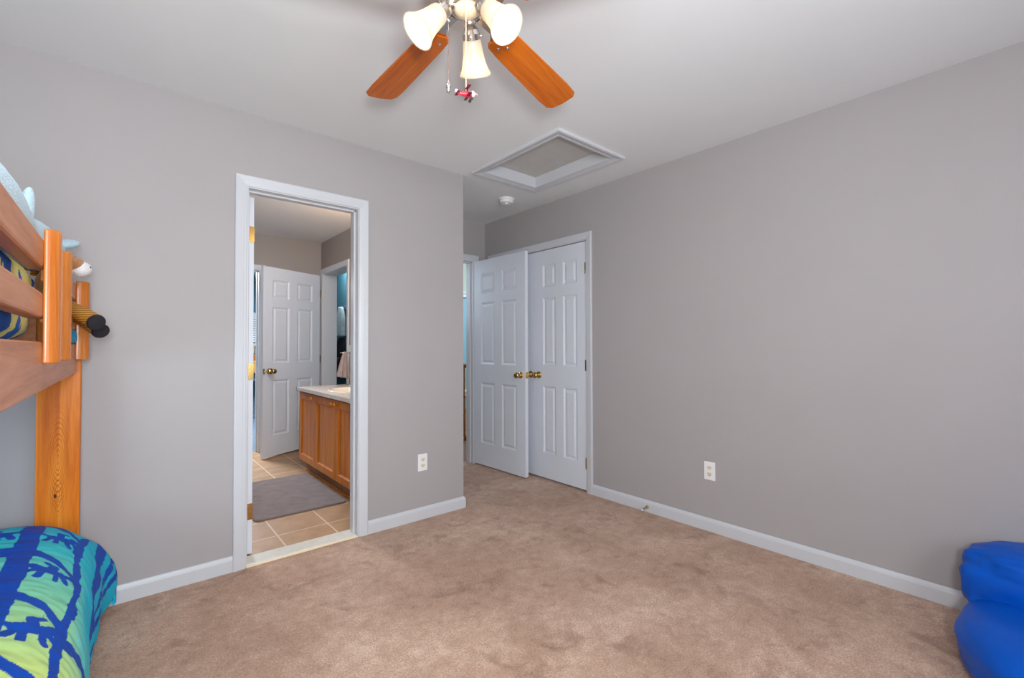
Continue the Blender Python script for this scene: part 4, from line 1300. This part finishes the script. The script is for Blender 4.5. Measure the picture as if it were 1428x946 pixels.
# bath rug
bm = B()
def rugpoly(w_, l_, r, n=6):
    out = []
    for cx_, cy_, a0 in ((w_ - r, l_ - r, 0), (r, l_ - r, PI / 2), (r, r, PI), (w_ - r, r, 1.5 * PI)):
        for k in range(n + 1):
            a = a0 + PI / 2 * k / n
            out.append((cx_ + r * math.cos(a), cy_ + r * math.sin(a)))
    return out
prism(bm, rugpoly(0.62, 1.01, 0.04), 0.0, 0.014)
rg = obj('bath_rug', bm, M['rug'], None, 0.006, loc=(0.683, 3.455, -0.002), segs=3)
tag(rg, 'grey shaggy bath rug on the tile floor before the vanity', 'rug')

# ------------------------------------------------------------------ rooms beyond
# window with blinds in the teal room
wn = tag(bpy.data.objects.new('window_3', None), 'window with white blinds in the teal room beyond the bathroom', None, None, 'structure')
COL.objects.link(wn); wn.location = (1.45, 8.999, 1.62)
bm = B(); box(bm, -0.42, 0.40, -0.03, 0, -0.42, 0.16); box(bm, -0.36, 0.34, -0.04, -0.03, -0.36, 0.10) ; obj('window_frame', bm, M['trim'], wn)
bm = B()
for k in range(12):
    z = -0.35 + k * 0.04
    box(bm, -0.34, 0.32, -0.075, -0.045, z, z + 0.022)
bl = obj('blind', bm, M['slats'], wn)

bc = thing('bookcase', 'low shelf of coloured books in the teal room beyond the bathroom', 'bookcase', (1.46, 8.55, 0))
bm = B(); box(bm, -0.45, 0.36, 0, 0.3, 0, 0.03); box(bm, -0.45, 0.36, 0, 0.3, 0.62, 0.65); box(bm, -0.45, -0.42, 0, 0.3, 0.03, 0.62); box(bm, 0.33, 0.36, 0, 0.3, 0.03, 0.62); box(bm, -0.42, 0.33, 0.28, 0.3, 0.03, 0.62)
obj('case', bm, M['greycloth'], bc)
for k, (c, l, z, hh) in enumerate((('book3', 'navy storage box, lowest of the stack on the teal room shelf', 0.65, 0.10), ('book1', 'tan storage box in the middle of the stack on the teal room shelf', 0.75, 0.20), ('book2', 'orange storage box near the top of the stack on the teal room shelf', 0.95, 0.10), ('book1', 'sand coloured storage box, topmost on the teal room shelf', 1.05, 0.16))):
    o = thing('storage_box', l, 'box', (1.42, 8.58, z), 0, 'boxes stacked on the teal room shelf')
    bm = B(); box(bm, -0.30, 0.28 - 0.01 * k, 0, 0.22, 0, hh - 0.03); obj('body', bm, M[c], o, 0.004)
    bm = B(); box(bm, -0.305, 0.285 - 0.01 * k, -0.005, 0.225, hh - 0.03, hh - 0.001); obj('lid', bm, M[c], o, 0.003)

# garments hanging on the teal wall beyond the second bathroom doorway
rk = thing('wall_rack', 'peg rail on the teal wall beyond the corner doorway', 'peg rail', (2.349, 6.24, 1.72))
bm = B(); box(bm, -0.018, 0, -0.45, 0.45, -0.03, 0.03); obj('rail', bm, M['greycloth'], rk, 0.003)
for y in (-0.26, -0.06, 0.16):
    bm = B(); tube(bm, [(-0.018, y, 0.0), (-0.05, y, 0.005), (-0.058, y, 0.02)], 0.006, 8); obj('peg', bm, M['nickel'], rk)
def garment(name, label, cat_, y, z0, z1, w_, mat):
    bm = B()
    nu, nv = 24, 20
    rows = []
    for j in range(nv + 1):
        v = j / nv
        z = z1 + (z0 - z1) * v
        ww = w_ * (0.35 + 0.65 * min(1, v * 2.2) ** 0.6)
        row = []
        for k in range(nu):
            a = 2 * PI * k / nu
            row.append(bm.verts.new((-0.085 + 0.050 * math.sin(a) * (0.5 + 0.5 * v) + 0.008 * math.sin(a * 6) * v, ww * math.cos(a), z)))
        rows.append(row)
    for a, b in zip(rows, rows[1:]):
        for k in range(nu): bm.faces.new((a[k], a[(k + 1) % nu], b[(k + 1) % nu], b[k]))
    bm.faces.new(rows[0]); bm.faces.new(rows[-1][::-1])
    o = obj(name, bm, mat, None, smooth=True, loc=(2.349, y, 0))
    tag(o, label, cat_)
garment('hanging_shirt', 'pale shirt hanging on the teal wall beyond the bathroom', 'shirt', 6.26, 1.32, 1.72, 0.16, M['whitecloth'])
garment('hanging_jacket', 'black jacket hanging below the pale shirt on the teal wall', 'jacket', 6.24, 1.04, 1.30, 0.17, M['darkcloth'])
garment('hanging_bag', 'dark red bag hanging lowest on the teal wall', 'bag', 6.22, 0.84, 1.03, 0.17, M['redcloth'])

# stair railing in the hallway
rl = thing('stair_railing', 'oak stair railing across the hallway beyond the open door', 'railing', (3.36, 4.80, 0))
bm = B(); tube(bm, [(-1.2, 0, 0.935), (1.6, 0, 0.935)], 0.030, 12, sq=[(1, 1)] * 2); obj('handrail', bm, M['oakrail'], rl)
bm = B(); box(bm, -1.2, 1.6, -0.04, 0.04, 0, 0.05); obj('base_rail', bm, M['oakrail'], rl, 0.005)
for k in range(14):
    x = -0.065 + (k - 6) * 0.108
    bm = B(); lathe(bm, [(0, 0.05), (0.017, 0.05), (0.017, 0.30), (0.012, 0.32), (0.018, 0.36), (0.012, 0.40), (0.010, 0.905), (0, 0.905)], (x, 0, 0), n=10); obj('baluster', bm, M['oakrail'], rl)
bm = B(); tube(bm, [(-0.3, 0.75, -0.1), (0.9, 0.75, 0.85)], 0.022, 8)
o = obj('stair_handrail', bm, M['trim'], None, loc=(3.36, 4.80, 0)); tag(o, 'white sloping stair rail behind the oak balusters', 'handrail')
